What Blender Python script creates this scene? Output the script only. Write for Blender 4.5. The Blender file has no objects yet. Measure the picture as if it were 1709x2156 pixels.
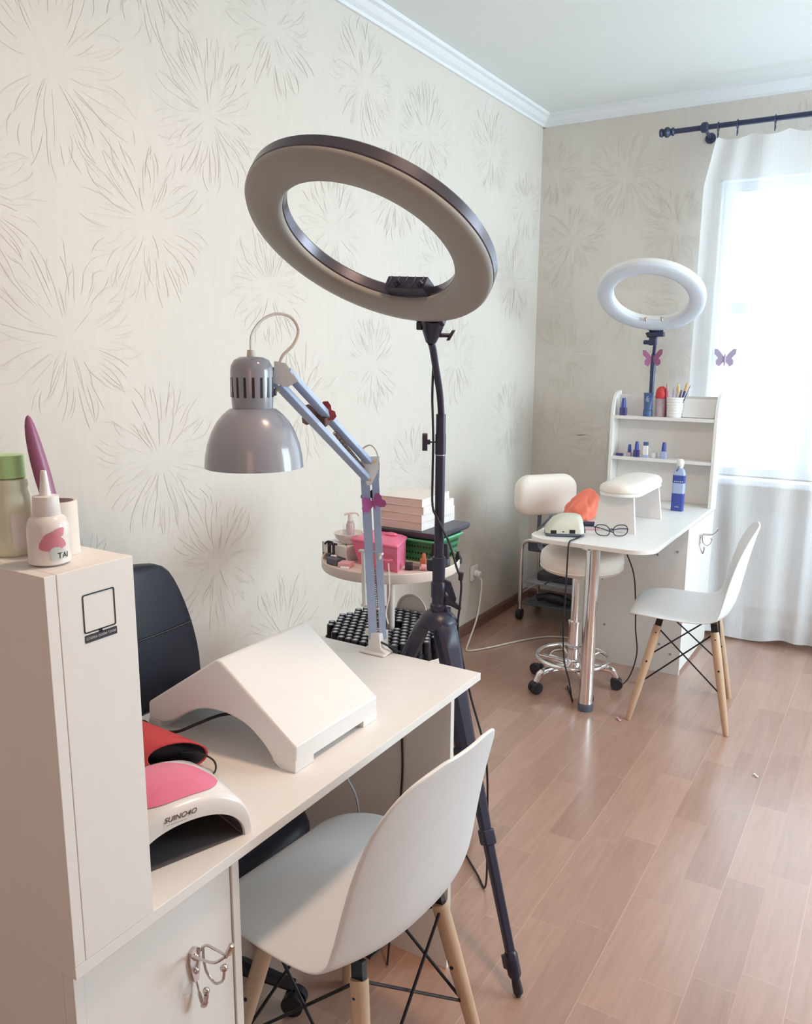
import bpy, bmesh, math, random
from mathutils import Vector as V, Matrix as MX
SC = bpy.context.scene
COL = SC.collection
PI = math.pi
rnd = random.Random(7)

# ------------------------------------------------------------------ camera, sky, lights, exposure
cam = bpy.data.cameras.new('camera')
cam.sensor_fit = 'VERTICAL'; cam.sensor_height = 24.0
cam.lens = 24.0 * 1723.18 / 2156.0
cam.clip_start = 0.02
camo = bpy.data.objects.new('camera', cam); COL.objects.link(camo)
_yaw, _pit, _rol = 0.547259, 0.192426, 0.0065894
_f = V((-math.sin(_yaw)*math.cos(_pit), math.cos(_yaw)*math.cos(_pit), -math.sin(_pit)))
_r = V((math.cos(_yaw), math.sin(_yaw), 0)); _u = _r.cross(_f)
_r2 = _r*math.cos(_rol) + _u*math.sin(_rol); _u2 = -_r*math.sin(_rol) + _u*math.cos(_rol)
_m = MX.Identity(4)
for i in range(3):
    _m[i][0] = _r2[i]; _m[i][1] = _u2[i]; _m[i][2] = -_f[i]
_m[2][3] = 1.5
camo.matrix_world = _m
SC.camera = camo

SC.view_settings.view_transform = 'Standard'
SC.view_settings.look = 'None'
SC.view_settings.gamma = 1.0
SC.view_settings.use_curve_mapping = False
SC.view_settings.exposure = 0.24

wd = bpy.data.worlds.new('sky'); SC.world = wd; wd.use_nodes = True
bg = wd.node_tree.nodes['Background']
bg.inputs[0].default_value = (0.80, 0.94, 1.0, 1); bg.inputs[1].default_value = 3.4

def area(name, loc, direction, sx, sy, power, color):
    l = bpy.data.lights.new(name, 'AREA'); l.shape = 'RECTANGLE'; l.size = sx; l.size_y = sy
    l.energy = power; l.color = color
    o = bpy.data.objects.new(name, l); COL.objects.link(o); o.location = loc
    o.rotation_euler = V(direction).to_track_quat('-Z', 'Y').to_euler()
    return o
# daylight falling in through the window
area('window_daylight', (0.0, 5.02, 1.66), (0, -1, -0.10), 1.7, 1.5, 16, (0.60, 0.80, 1.0))
# added side fill, shining in through an invented window in the right-hand wall
area('added_side_fill', (2.28, 3.4, 1.66), (-1, 0, -0.06), 1.9, 1.5, 96, (0.77, 0.93, 1.0))
# warm ceiling lamp in the middle of the room (its fixture is built further down)
area('ceiling_lamp_light', (-0.30, 1.40, 2.70), (0, 0, -1), 0.20, 0.20, 17.0, (1.0, 0.69, 0.49))
# added warm fill from behind the camera
area('added_warm_fill', (0.55, -1.45, 1.75), (-0.55, 1, -0.05), 0.8, 1.4, 6.5, (1.0, 0.56, 0.40))

# ------------------------------------------------------------------ materials
def mat(name, color, rough=0.5, metal=0.0, noise=0.0, nscale=40.0, bump=0.0, bscale=200.0, coat=0.0, trans=0.0, spec=None, emit=None, sheen=0.0):
    m = bpy.data.materials.new(name); m.use_nodes = True
    nt = m.node_tree; b = nt.nodes['Principled BSDF']
    b.inputs['Base Color'].default_value = (*color, 1)
    b.inputs['Roughness'].default_value = rough
    b.inputs['Metallic'].default_value = metal
    b.inputs['Coat Weight'].default_value = coat
    b.inputs['Transmission Weight'].default_value = trans
    b.inputs['Sheen Weight'].default_value = sheen
    if spec is not None: b.inputs['Specular IOR Level'].default_value = spec
    if emit:
        b.inputs['Emission Color'].default_value = (*emit[0], 1); b.inputs['Emission Strength'].default_value = emit[1]
    tc = nt.nodes.new('ShaderNodeTexCoord')
    n = nt.nodes.new('ShaderNodeTexNoise'); n.inputs['Scale'].default_value = nscale; n.inputs['Detail'].default_value = 4
    nt.links.new(tc.outputs['Object'], n.inputs['Vector'])
    mx = nt.nodes.new('ShaderNodeMix'); mx.data_type = 'RGBA'
    k = noise if noise else 0.02
    mx.inputs[6].default_value = (*[c*(1-k) for c in color], 1); mx.inputs[7].default_value = (*[min(1, c*(1+k)) for c in color], 1)
    nt.links.new(n.outputs['Fac'], mx.inputs[0]); nt.links.new(mx.outputs[2], b.inputs['Base Color'])
    if bump:
        n2 = nt.nodes.new('ShaderNodeTexNoise'); n2.inputs['Scale'].default_value = bscale; n2.inputs['Detail'].default_value = 3
        nt.links.new(tc.outputs['Object'], n2.inputs['Vector'])
        bp = nt.nodes.new('ShaderNodeBump'); bp.inputs['Strength'].default_value = bump; bp.inputs['Distance'].default_value = 0.002
        nt.links.new(n2.outputs['Fac'], bp.inputs['Height']); nt.links.new(bp.outputs['Normal'], b.inputs['Normal'])
    return m

M = {}
M['laminate'] = mat('white_laminate', (0.86, 0.835, 0.81), 0.42)
M['laminate_edge'] = mat('white_edge_band', (0.80, 0.76, 0.72), 0.35)
M['white'] = mat('white_plastic', (0.85, 0.83, 0.82), 0.35)
M['shell'] = mat('chair_plastic', (0.84, 0.85, 0.86), 0.42, noise=0.01)
M['gloss_white'] = mat('glossy_white_plastic', (0.84, 0.80, 0.78), 0.2, coat=0.4)
M['cream'] = mat('cream_leatherette', (0.90, 0.83, 0.76), 0.45, bump=0.08, bscale=300)
M['beech'] = mat('beech_wood', (0.62, 0.43, 0.29), 0.45, noise=0.12, nscale=14)
M['black'] = mat('black_plastic', (0.018, 0.017, 0.026), 0.38)
M['stand_black'] = mat('stand_black', (0.022, 0.020, 0.046), 0.36)
M['black_metal'] = mat('black_wire', (0.015, 0.014, 0.02), 0.35, metal=0.3)
M['leather'] = mat('navy_black_leatherette', (0.013, 0.014, 0.026), 0.45, bump=0.12, bscale=160, spec=0.35)
M['chrome'] = mat('chrome', (0.86, 0.84, 0.86), 0.10, metal=1.0)
M['steel'] = mat('brushed_steel', (0.62, 0.56, 0.55), 0.22, metal=1.0)
M['lamp_grey'] = mat('grey_lacquered_metal', (0.31, 0.32, 0.375), 0.25, coat=0.5)
M['arm_blue'] = mat('blue_grey_lacquer', (0.36, 0.46, 0.66), 0.3, coat=0.3)
M['arm_inside'] = mat('dark_channel', (0.10, 0.11, 0.17), 0.4)
M['rim_grey'] = mat('dark_grey_metal_rim', (0.12, 0.11, 0.13), 0.28, metal=0.8)
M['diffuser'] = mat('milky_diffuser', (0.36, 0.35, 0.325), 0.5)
M['diffuser_hazed'] = mat('milky_diffuser_hazed', (0.70, 0.76, 0.86), 0.45)  # bluish lens haze mixed into the diffuser's own milky colour
M['pink'] = mat('pink_gloss', (0.82, 0.17, 0.30), 0.3, coat=0.3)
M['pink_box'] = mat('pink_plastic', (0.80, 0.19, 0.34), 0.35)
M['pink_pale'] = mat('pale_pink_plastic', (0.78, 0.42, 0.50), 0.4)
M['red'] = mat('red_fabric', (0.62, 0.055, 0.065), 0.55, bump=0.1)
M['wine'] = mat('wine_red_wing', (0.34, 0.05, 0.075), 0.4)
M['purple'] = mat('magenta_wing', (0.42, 0.10, 0.33), 0.4)
M['lilac'] = mat('lilac_wing', (0.50, 0.42, 0.62), 0.5)
M['brown'] = mat('brown_plastic', (0.16, 0.10, 0.09), 0.4)
M['handle_purple'] = mat('plum_plastic', (0.30, 0.10, 0.20), 0.35)
M['green_cap'] = mat('pale_green_cap', (0.45, 0.72, 0.32), 0.4)
M['green_liquid'] = mat('pale_green_bottle', (0.74, 0.76, 0.60), 0.35)
M['basket'] = mat('green_basket', (0.03, 0.24, 0.09), 0.4)
M['basket_light'] = mat('green_basket_rim', (0.10, 0.42, 0.22), 0.4)
M['lid_grey'] = mat('dark_grey_lid', (0.055, 0.052, 0.075), 0.4)
M['paper'] = mat('white_paper', (0.80, 0.76, 0.74), 0.7)
M['pages'] = mat('page_edges', (0.74, 0.62, 0.58), 0.8, noise=0.05, nscale=300)
M['silver'] = mat('silver_label', (0.55, 0.55, 0.62), 0.3, metal=0.5)
M['coral'] = mat('coral_cloth', (1.0, 0.25, 0.165), 0.75, bump=0.15, sheen=0.3)
M['drill'] = mat('beige_plastic', (0.66, 0.65, 0.56), 0.35)
M['slate'] = mat('slate_grey_plastic', (0.10, 0.12, 0.16), 0.4)
M['blue'] = mat('royal_blue_plastic', (0.05, 0.08, 0.36), 0.3)
M['blue_dark'] = mat('dark_blue_glass', (0.045, 0.05, 0.20), 0.15, coat=0.5)
M['blue_pale'] = mat('pale_blue_label', (0.42, 0.50, 0.74), 0.4)
M['teal'] = mat('steel_blue_tube', (0.06, 0.12, 0.28), 0.35)
M['orange'] = mat('copper_bottle', (0.60, 0.22, 0.12), 0.3)
M['baseboard'] = mat('brown_skirting', (0.20, 0.105, 0.085), 0.45, noise=0.15, nscale=12)
M['grey_shelf'] = mat('grey_shelf', (0.34, 0.36, 0.40), 0.5)
M['cord_white'] = mat('white_cord', (0.80, 0.74, 0.68), 0.5)
M['cord_black'] = mat('black_cord', (0.015, 0.014, 0.02), 0.5)
M['wire_tan'] = mat('tan_pencil', (0.72, 0.45, 0.22), 0.5)
M['curtain_rod'] = mat('dark_blue_grey_metal', (0.045, 0.055, 0.11), 0.35, metal=0.4)
M['pvc'] = mat('white_window_frame', (0.80, 0.83, 0.86), 0.35)
M['radiator'] = mat('white_radiator_paint', (0.78, 0.80, 0.82), 0.4)
M['crown'] = mat('white_cornice', (0.82, 0.84, 0.86), 0.5)
M['ceiling'] = mat('ceiling_paint', (0.80, 0.83, 0.82), 0.8, bump=0.05, bscale=60)
M['ink'] = mat('black_ink', (0.012, 0.010, 0.014), 0.5)
M['ink_brown'] = mat('brown_ink', (0.09, 0.05, 0.05), 0.5)
M['white_ink'] = mat('white_ink', (0.72, 0.68, 0.68), 0.6)
M['banner'] = mat('dark_sticker', (0.035, 0.03, 0.042), 0.5)
M['flower_pink'] = mat('pink_print', (0.70, 0.26, 0.32), 0.5, noise=0.25, nscale=60)
M['flower_blue'] = mat('pale_blue_print', (0.60, 0.66, 0.66), 0.5, noise=0.1, nscale=40)
M['gold'] = mat('brass', (0.75, 0.60, 0.32), 0.25, metal=1.0)
M['clear_plastic'] = mat('frosted_plastic', (0.74, 0.62, 0.68), 0.3, trans=0.3)

def glass_mat():
    m = bpy.data.materials.new('window_glass'); m.use_nodes = True
    nt = m.node_tree; nt.nodes.clear()
    o = nt.nodes.new('ShaderNodeOutputMaterial'); mx = nt.nodes.new('ShaderNodeMixShader')
    t = nt.nodes.new('ShaderNodeBsdfTransparent'); t.inputs[0].default_value = (0.97, 0.99, 1, 1)
    g = nt.nodes.new('ShaderNodeBsdfGlossy'); g.inputs['Roughness'].default_value = 0.02
    mx.inputs[0].default_value = 0.05
    nt.links.new(t.outputs[0], mx.inputs[1]); nt.links.new(g.outputs[0], mx.inputs[2]); nt.links.new(mx.outputs[0], o.inputs[0])
    return m
M['glass'] = glass_mat(); M['lens'] = M['glass']
M['nail_dark'] = mat('dark_grey_lining', (0.12, 0.11, 0.12), 0.5)

def curtain_mat():
    m = bpy.data.materials.new('sheer_voile'); m.use_nodes = True
    nt = m.node_tree; nt.nodes.clear()
    o = nt.nodes.new('ShaderNodeOutputMaterial')
    t = nt.nodes.new('ShaderNodeBsdfTransparent'); t.inputs[0].default_value = (0.97, 0.98, 1, 1)
    d = nt.nodes.new('ShaderNodeBsdfDiffuse'); d.inputs[0].default_value = (0.95, 0.97, 1.0, 1)
    l = nt.nodes.new('ShaderNodeBsdfTranslucent'); l.inputs[0].default_value = (0.95, 0.97, 1.0, 1)
    m1 = nt.nodes.new('ShaderNodeMixShader'); m1.inputs[0].default_value = 0.02
    m2 = nt.nodes.new('ShaderNodeMixShader')
    tc = nt.nodes.new('ShaderNodeTexCoord'); n = nt.nodes.new('ShaderNodeTexNoise')
    mp = nt.nodes.new('ShaderNodeMapping'); mp.inputs['Scale'].default_value = (60, 60, 1.5)
    mr = nt.nodes.new('ShaderNodeMapRange'); mr.inputs[3].default_value = 0.58; mr.inputs[4].default_value = 0.72
    nt.links.new(tc.outputs['Object'], mp.inputs[0]); nt.links.new(mp.outputs[0], n.inputs['Vector'])
    nt.links.new(n.outputs['Fac'], mr.inputs[0]); nt.links.new(mr.outputs[0], m2.inputs[0])
    nt.links.new(d.outputs[0], m1.inputs[1]); nt.links.new(l.outputs[0], m1.inputs[2])
    nt.links.new(t.outputs[0], m2.inputs[1]); nt.links.new(m1.outputs[0], m2.inputs[2]); nt.links.new(m2.outputs[0], o.inputs[0])
    return m
M['voile'] = curtain_mat()

def wallpaper_mat():
    m = bpy.data.materials.new('beige_wallpaper'); m.use_nodes = True
    nt = m.node_tree; b = nt.nodes['Principled BSDF']; b.inputs['Roughness'].default_value = 0.55
    tc = nt.nodes.new('ShaderNodeTexCoord')
    n = nt.nodes.new('ShaderNodeTexNoise'); n.inputs['Scale'].default_value = 2.6; n.inputs['Detail'].default_value = 3
    r = nt.nodes.new('ShaderNodeValToRGB')
    e = r.color_ramp.elements; e[0].position = 0.3; e[0].color = (0.745, 0.680, 0.620, 1); e[1].position = 0.7; e[1].color = (0.765, 0.698, 0.640, 1)
    k = e.new(0.5); k.color = (0.745, 0.690, 0.625, 1)
    nt.links.new(tc.outputs['Object'], n.inputs['Vector']); nt.links.new(n.outputs['Fac'], r.inputs[0])
    n2 = nt.nodes.new('ShaderNodeTexNoise'); n2.inputs['Scale'].default_value = 45; n2.inputs['Detail'].default_value = 5
    mp = nt.nodes.new('ShaderNodeMapping'); mp.inputs['Scale'].default_value = (1, 1, 0.25)
    nt.links.new(tc.outputs['Object'], mp.inputs[0]); nt.links.new(mp.outputs[0], n2.inputs['Vector'])
    mx = nt.nodes.new('ShaderNodeMix'); mx.data_type = 'RGBA'; mx.blend_type = 'MULTIPLY'; mx.inputs[0].default_value = 0.10
    nt.links.new(r.outputs[0], mx.inputs[6]); nt.links.new(n2.outputs['Fac'], mx.inputs[7]); nt.links.new(mx.outputs[2], b.inputs['Base Color'])
    bp = nt.nodes.new('ShaderNodeBump'); bp.inputs['Strength'].default_value = 0.08; bp.inputs['Distance'].default_value = 0.002
    nt.links.new(n2.outputs['Fac'], bp.inputs['Height']); nt.links.new(bp.outputs['Normal'], b.inputs['Normal'])
    return m
M['wallpaper'] = wallpaper_mat()
M['stroke'] = mat('wallpaper_print', (0.668, 0.606, 0.538), 0.55, noise=0.05, nscale=9)

def floor_mat():
    m = bpy.data.materials.new('laminate_floor'); m.use_nodes = True
    nt = m.node_tree; b = nt.nodes['Principled BSDF']
    N = nt.nodes.new; Lk = nt.links.new
    def math_(op, a, bb=None, c=None):
        n = N('ShaderNodeMath'); n.operation = op
        for i, x in enumerate((a, bb, c)):
            if x is None: continue
            if isinstance(x, (int, float)): n.inputs[i].default_value = x
            else: Lk(x, n.inputs[i])
        return n.outputs[0]
    tc = N('ShaderNodeTexCoord'); sp = N('ShaderNodeSeparateXYZ'); Lk(tc.outputs['Object'], sp.inputs[0])
    u = math_('DIVIDE', math_('ADD', sp.outputs[0], 10.0445), 0.1058)
    su = math_('FLOOR', u); fu = math_('FRACT', u)
    w1 = N('ShaderNodeTexWhiteNoise'); w1.noise_dimensions = '1D'; Lk(su, w1.inputs['W'])
    v = math_('ADD', math_('DIVIDE', sp.outputs[1], 0.46), math_('MULTIPLY', w1.outputs['Value'], 7.3))
    sv = math_('FLOOR', v); fv = math_('FRACT', v)
    cb = N('ShaderNodeCombineXYZ'); Lk(su, cb.inputs[0]); Lk(sv, cb.inputs[1])
    w2 = N('ShaderNodeTexWhiteNoise'); w2.noise_dimensions = '3D'; Lk(cb.outputs[0], w2.inputs['Vector'])
    # grain
    cg = N('ShaderNodeCombineXYZ')
    Lk(math_('MULTIPLY', sp.outputs[0], 55.0), cg.inputs[0]); Lk(math_('MULTIPLY', sp.outputs[1], 5.0), cg.inputs[1]); Lk(math_('MULTIPLY', w2.outputs['Value'], 40.0), cg.inputs[2])
    ng = N('ShaderNodeTexNoise'); ng.inputs['Scale'].default_value = 1.0; ng.inputs['Detail'].default_value = 6; ng.inputs['Distortion'].default_value = 0.8
    Lk(cg.outputs[0], ng.inputs['Vector'])
    ramp = N('ShaderNodeValToRGB'); e = ramp.color_ramp.elements
    e[0].position = 0.0; e[0].color = (0.335, 0.190, 0.142, 1); e[1].position = 1.0; e[1].color = (0.53, 0.325, 0.250, 1)
    k = e.new(0.5); k.color = (0.435, 0.258, 0.196, 1)
    t = math_('ADD', math_('MULTIPLY', w2.outputs['Value'], 0.50), math_('MULTIPLY', math_('SUBTRACT', ng.outputs['Fac'], 0.5), 0.85))
    Lk(math_('ADD', t, 0.25), ramp.inputs[0])
    # seams: long board joints every second strip are lighter, the block ends and strip lines faint
    su2 = math_('FRACT', math_('DIVIDE', u, 2.0))
    seam2 = math_('LESS_THAN', su2, 0.011)
    seam1 = math_('LESS_THAN', fu, 0.016)
    seamv = math_('LESS_THAN', fv, 0.006)
    sm = math_('MAXIMUM', math_('MULTIPLY', seam2, 0.40), math_('MAXIMUM', math_('MULTIPLY', seam1, 0.12), math_('MULTIPLY', seamv, 0.22)))
    mx = N('ShaderNodeMix'); mx.data_type = 'RGBA'; Lk(sm, mx.inputs[0]); Lk(ramp.outputs[0], mx.inputs[6]); mx.inputs[7].default_value = (0.66, 0.47, 0.38, 1)
    Lk(mx.outputs[2], b.inputs['Base Color'])
    b.inputs['Roughness'].default_value = 0.33; b.inputs['Specular IOR Level'].default_value = 0.6; b.inputs['Coat Weight'].default_value = 0.9; b.inputs['Coat Roughness'].default_value = 0.20
    mr = N('ShaderNodeMapRange'); mr.inputs[3].default_value = 0.27; mr.inputs[4].default_value = 0.42; Lk(ng.outputs['Fac'], mr.inputs[0]); Lk(mr.outputs[0], b.inputs['Roughness'])
    bp = N('ShaderNodeBump'); bp.inputs['Strength'].default_value = 0.10; bp.inputs['Distance'].default_value = 0.002
    Lk(ng.outputs['Fac'], bp.inputs['Height']); Lk(bp.outputs['Normal'], b.inputs['Normal'])
    return m
M['floor'] = floor_mat()

# ------------------------------------------------------------------ helpers
def BM(): return bmesh.new()
def box(bm, a, b, rot=None):
    """box between corner a and corner b, optionally turned about its centre by matrix rot"""
    a, b = V(a), V(b); c = (a+b)/2; h = (b-a)/2
    vs = []
    for sx, sy, sz in ((-1,-1,-1),(1,-1,-1),(1,1,-1),(-1,1,-1),(-1,-1,1),(1,-1,1),(1,1,1),(-1,1,1)):
        p = V((sx*h.x, sy*h.y, sz*h.z))
        if rot: p = rot @ p
        vs.append(bm.verts.new(c+p))
    fs = []
    for f in ((3,2,1,0),(4,5,6,7),(0,1,5,4),(1,2,6,5),(2,3,7,6),(3,0,4,7)): fs.append(bm.faces.new([vs[i] for i in f]))
    return fs
def frame_from(t):
    t = V(t).normalized(); a = V((0,0,1)) if abs(t.z) < 0.9 else V((1,0,0))
    n = a.cross(t).normalized(); return n, t.cross(n)
def tube(bm, pts, r, seg=10, cap=True, flat=None):
    """round sweep along pts; r a number or a list of radii; flat squashes the section along its second axis"""
    pts = [V(p) for p in pts]; n = len(pts)
    rs = r if isinstance(r, (list, tuple)) else [r]*n
    rings = []; nrm = None
    for i, p in enumerate(pts):
        t = (pts[min(i+1,n-1)]-pts[max(i-1,0)]).normalized()
        if nrm is None: nrm, _ = frame_from(t)
        else:
            nrm = nrm - t*nrm.dot(t)
            nrm = nrm.normalized() if nrm.length > 1e-6 else frame_from(t)[0]
        bn = t.cross(nrm)
        rings.append([bm.verts.new(p + (nrm*math.cos(2*PI*k/seg) + bn*math.sin(2*PI*k/seg)*(flat or 1))*rs[i]) for k in range(seg)])
    for a, b in zip(rings, rings[1:]):
        for k in range(seg): bm.faces.new((a[k], a[(k+1)%seg], b[(k+1)%seg], b[k]))
    if cap:
        bm.faces.new(rings[0][::-1]); bm.faces.new(rings[-1])
def cyl(bm, p0, p1, r0, r1=None, seg=20): tube(bm, [p0, p1], [r0, r0 if r1 is None else r1], seg)
def spline(pts, n=8, closed=False):
    P = [V(p) for p in pts]; out = []; m = len(P)
    rng_ = range(m if closed else m-1)
    for i in rng_:
        if closed: p0, p1, p2, p3 = P[(i-1)%m], P[i], P[(i+1)%m], P[(i+2)%m]
        else: p0, p1, p2, p3 = P[max(i-1,0)], P[i], P[i+1], P[min(i+2,m-1)]
        for k in range(n):
            t = k/n
            out.append(0.5*((2*p1)+(p2-p0)*t+(2*p0-5*p1+4*p2-p3)*t*t+(3*p1-p0-3*p2+p3)*t**3))
    if not closed: out.append(P[-1])
    return out
def lathe(bm, prof, c=(0,0,0), seg=32, mtx=None, closed=False, sx=1, sy=1):
    """profile (r, z) turned about z at c"""
    c = V(c); rings = []
    for r, z in prof:
        if r < 1e-6: 
            p = V((0,0,z)); p = mtx @ p if mtx else p
            rings.append([bm.verts.new(c+p)])
        else:
            ring = []
            for k in range(seg):
                p = V((r*sx*math.cos(2*PI*k/seg), r*sy*math.sin(2*PI*k/seg), z)); p = mtx @ p if mtx else p
                ring.append(bm.verts.new(c+p))
            rings.append(ring)
    pairs = list(zip(rings, rings[1:]))
    if closed: pairs.append((rings[-1], rings[0]))
    for a, b in pairs:
        for k in range(seg):
            k2 = (k+1) % seg
            if len(a) == 1 and len(b) == 1: continue
            if len(a) == 1: bm.faces.new((a[0], b[k2], b[k]))
            elif len(b) == 1: bm.faces.new((a[k], a[k2], b[0]))
            else: bm.faces.new((a[k], a[k2], b[k2], b[k]))
    if not closed:
        if len(rings[0]) > 1: bm.faces.new(rings[0][::-1])
        if len(rings[-1]) > 1: bm.faces.new(rings[-1])
def prism(bm, poly, h0, h1, fn):
    """extrude 2-D polygon between h0 and h1; fn(u, v, h) gives the 3-D point"""
    a = [bm.verts.new(V(fn(u, v, h0))) for u, v in poly]; b = [bm.verts.new(V(fn(u, v, h1))) for u, v in poly]
    n = len(poly)
    bm.faces.new(a[::-1]); bm.faces.new(b)
    for i in range(n): bm.faces.new((a[i], a[(i+1)%n], b[(i+1)%n], b[i]))
XY = lambda u, v, h: (u, v, h)
XZ = lambda u, v, h: (u, h, v)
YZ = lambda u, v, h: (h, u, v)
def rrect(cx, cy, w, h, r, n=6):
    rs = r if isinstance(r, (list, tuple)) else (r,)*4
    out = []
    for (sx, sy, a0), rr in zip(((1,1,0),(-1,1,90),(-1,-1,180),(1,-1,270)), rs):
        x, y = cx+sx*(w/2-rr), cy+sy*(h/2-rr)
        if rr < 1e-6: out.append((x, y)); continue
        for k in range(n+1):
            a = math.radians(a0+90*k/n); out.append((x+rr*math.cos(a), y+rr*math.sin(a)))
    return out
def blob(bm, c, rx, ry, rz, seg=20, rings=12, mtx=None):
    prof = [(math.sin(PI*i/rings), -math.cos(PI*i/rings)) for i in range(rings+1)]
    start = len(bm.verts)
    lathe(bm, prof, (0,0,0), seg)
    bm.verts.ensure_lookup_table()
    for v in list(bm.verts)[start:]:
        p = V((v.co.x*rx, v.co.y*ry, v.co.z*rz)); p = mtx @ p if mtx else p
        v.co = p+V(c)
def rotz(a): return MX.Rotation(a, 3, 'Z')
def basis(x, y, z):
    return MX(((x[0],y[0],z[0]),(x[1],y[1],z[1]),(x[2],y[2],z[2])))

WORLD = {}
def obj(name, bm, m, parent=None, bevel=0.0, smooth=35, sub=0, solid=0.0, local=False, bseg=2, mats=None):
    """link bm as one mesh object; vertices are given in world space unless local"""
    if parent is not None and not local:
        bm.transform(WORLD[parent.name].inverted())
    bmesh.ops.recalc_face_normals(bm, faces=bm.faces[:])
    me = bpy.data.meshes.new(name); bm.to_mesh(me); bm.free()
    me.materials.append(m)
    for x in (mats or []): me.materials.append(x)
    if smooth:
        me.polygons.foreach_set('use_smooth', [True]*len(me.polygons))
        me.set_sharp_from_angle(angle=math.radians(smooth))
    o = bpy.data.objects.new(name, me); COL.objects.link(o)
    if parent is not None:
        o.parent = parent; WORLD[o.name] = WORLD[parent.name].copy()
    else: WORLD[o.name] = MX.Identity(4)
    if solid:
        md = o.modifiers.new('thickness', 'SOLIDIFY'); md.thickness = solid; md.offset = 0
    if bevel:
        md = o.modifiers.new('bevel', 'BEVEL'); md.width = bevel; md.segments = bseg; md.limit_method = 'ANGLE'; md.angle_limit = math.radians(40)
        md.harden_normals = False
    if sub:
        md = o.modifiers.new('subsurf', 'SUBSURF'); md.levels = sub; md.render_levels = sub
    return o
def tag(o, label=None, cat=None, group=None, kind=None):
    if label: o['label'] = label
    if cat: o['category'] = cat
    if group: o['group'] = group
    if kind: o['kind'] = kind
    return o
def thing(name, label, cat, loc=(0,0,0), rz=0.0, group=None):
    o = bpy.data.objects.new(name, None); COL.objects.link(o)
    o.empty_display_size = 0.05
    o.location = loc; o.rotation_euler = (0,0,rz)
    WORLD[o.name] = MX.Translation(V(loc)) @ MX.Rotation(rz, 4, 'Z')
    return tag(o, label, cat, group)
def single(name, bm, m, label, cat, loc, group=None, **kw):
    """a thing that is one mesh, origin at loc"""
    bm.transform(MX.Translation(-V(loc)))
    o = obj(name, bm, m, None, **kw); o.location = loc
    return tag(o, label, cat, group)
def dup(root, loc, rz=0.0, label=None, group=None):
    r = root.copy(); COL.objects.link(r); r.location = loc; r.rotation_euler = (0,0,rz)
    if label: r['label'] = label
    if group: r['group'] = group
    for ch in list(root.children):
        c = ch.copy(); COL.objects.link(c); c.parent = r
        for g in list(ch.children):
            d = g.copy(); COL.objects.link(d); d.parent = c
    return r
def text_bm(body, size, mtx, depth=0.0002, shear=0.0):
    cu = bpy.data.curves.new('lettering', 'FONT'); cu.body = body; cu.size = size; cu.extrude = depth; cu.shear = shear
    cu.align_x = 'CENTER'; cu.align_y = 'CENTER'
    to = bpy.data.objects.new('lettering', cu); COL.objects.link(to)
    dg = bpy.context.evaluated_depsgraph_get(); dg.update()
    me = bpy.data.meshes.new_from_object(to.evaluated_get(dg))
    bm = BM(); bm.from_mesh(me); bpy.data.objects.remove(to); bpy.data.curves.remove(cu); bpy.data.meshes.remove(me)
    bm.transform(mtx)
    return bm

# ------------------------------------------------------------------ the setting
XL, YB, ZC, XR, YR = -1.93, 4.63, 2.81, 1.90, -1.60
def struct(name, bm, m, **kw): return tag(obj(name, bm, m, **kw), kind='structure')
b = BM(); box(b, (XL-0.1, YR-0.1, -0.1), (XR+0.1, YB+0.35, 0)); struct('floor', b, M['floor'], smooth=0)
b = BM(); box(b, (XL-0.1, YR-0.1, ZC), (XR+0.1, YB+0.1, ZC+0.1)); struct('ceiling', b, M['ceiling'], smooth=0)

def burst(bm, cy, cz, R, place, lo, hi, seed, ws=1.0):
    """one printed dandelion burst of fine tapering strokes; place(a, z) puts the wall coordinates in space"""
    q = random.Random(seed); n = q.randint(78, 100)
    for k in range(n):
        a = 2*PI*k/n + q.uniform(-0.05, 0.05)
        r0 = R*q.uniform(0.12, 0.62); r1 = min(R*1.08, r0 + R*q.uniform(0.22, 0.55))
        if q.random() < 0.45: r1 = R*q.uniform(0.86, 1.06); r0 = r1 - R*q.uniform(0.15, 0.42)
        bend = q.uniform(-0.16, 0.16); w = q.uniform(0.0006, 0.0012)*ws
        pts = []
        for i in range(5):
            t = i/4; r = r0+(r1-r0)*t; aa = a+bend*t*t
            pts.append((cy+r*math.cos(aa), cz+r*math.sin(aa), aa, w*(0.25+1.5*t*(1.15-t)*1.6)))
        if any(not (lo[0] < p[0] < hi[0] and lo[1] < p[1] < hi[1]) for p in pts): continue
        e_ = q.uniform(0.0004, 0.0012)     # each stroke embossed by its own hair's breadth
        rows = [(bm.verts.new(place(y-math.sin(aa)*ww, z+math.cos(aa)*ww, e_)), bm.verts.new(place(y+math.sin(aa)*ww, z-math.cos(aa)*ww, e_))) for y, z, aa, ww in pts]
        for r_, s_ in zip(rows, rows[1:]):
            f = bm.faces.new((r_[0], r_[1], s_[1], s_[0])); f.material_index = 1

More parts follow.
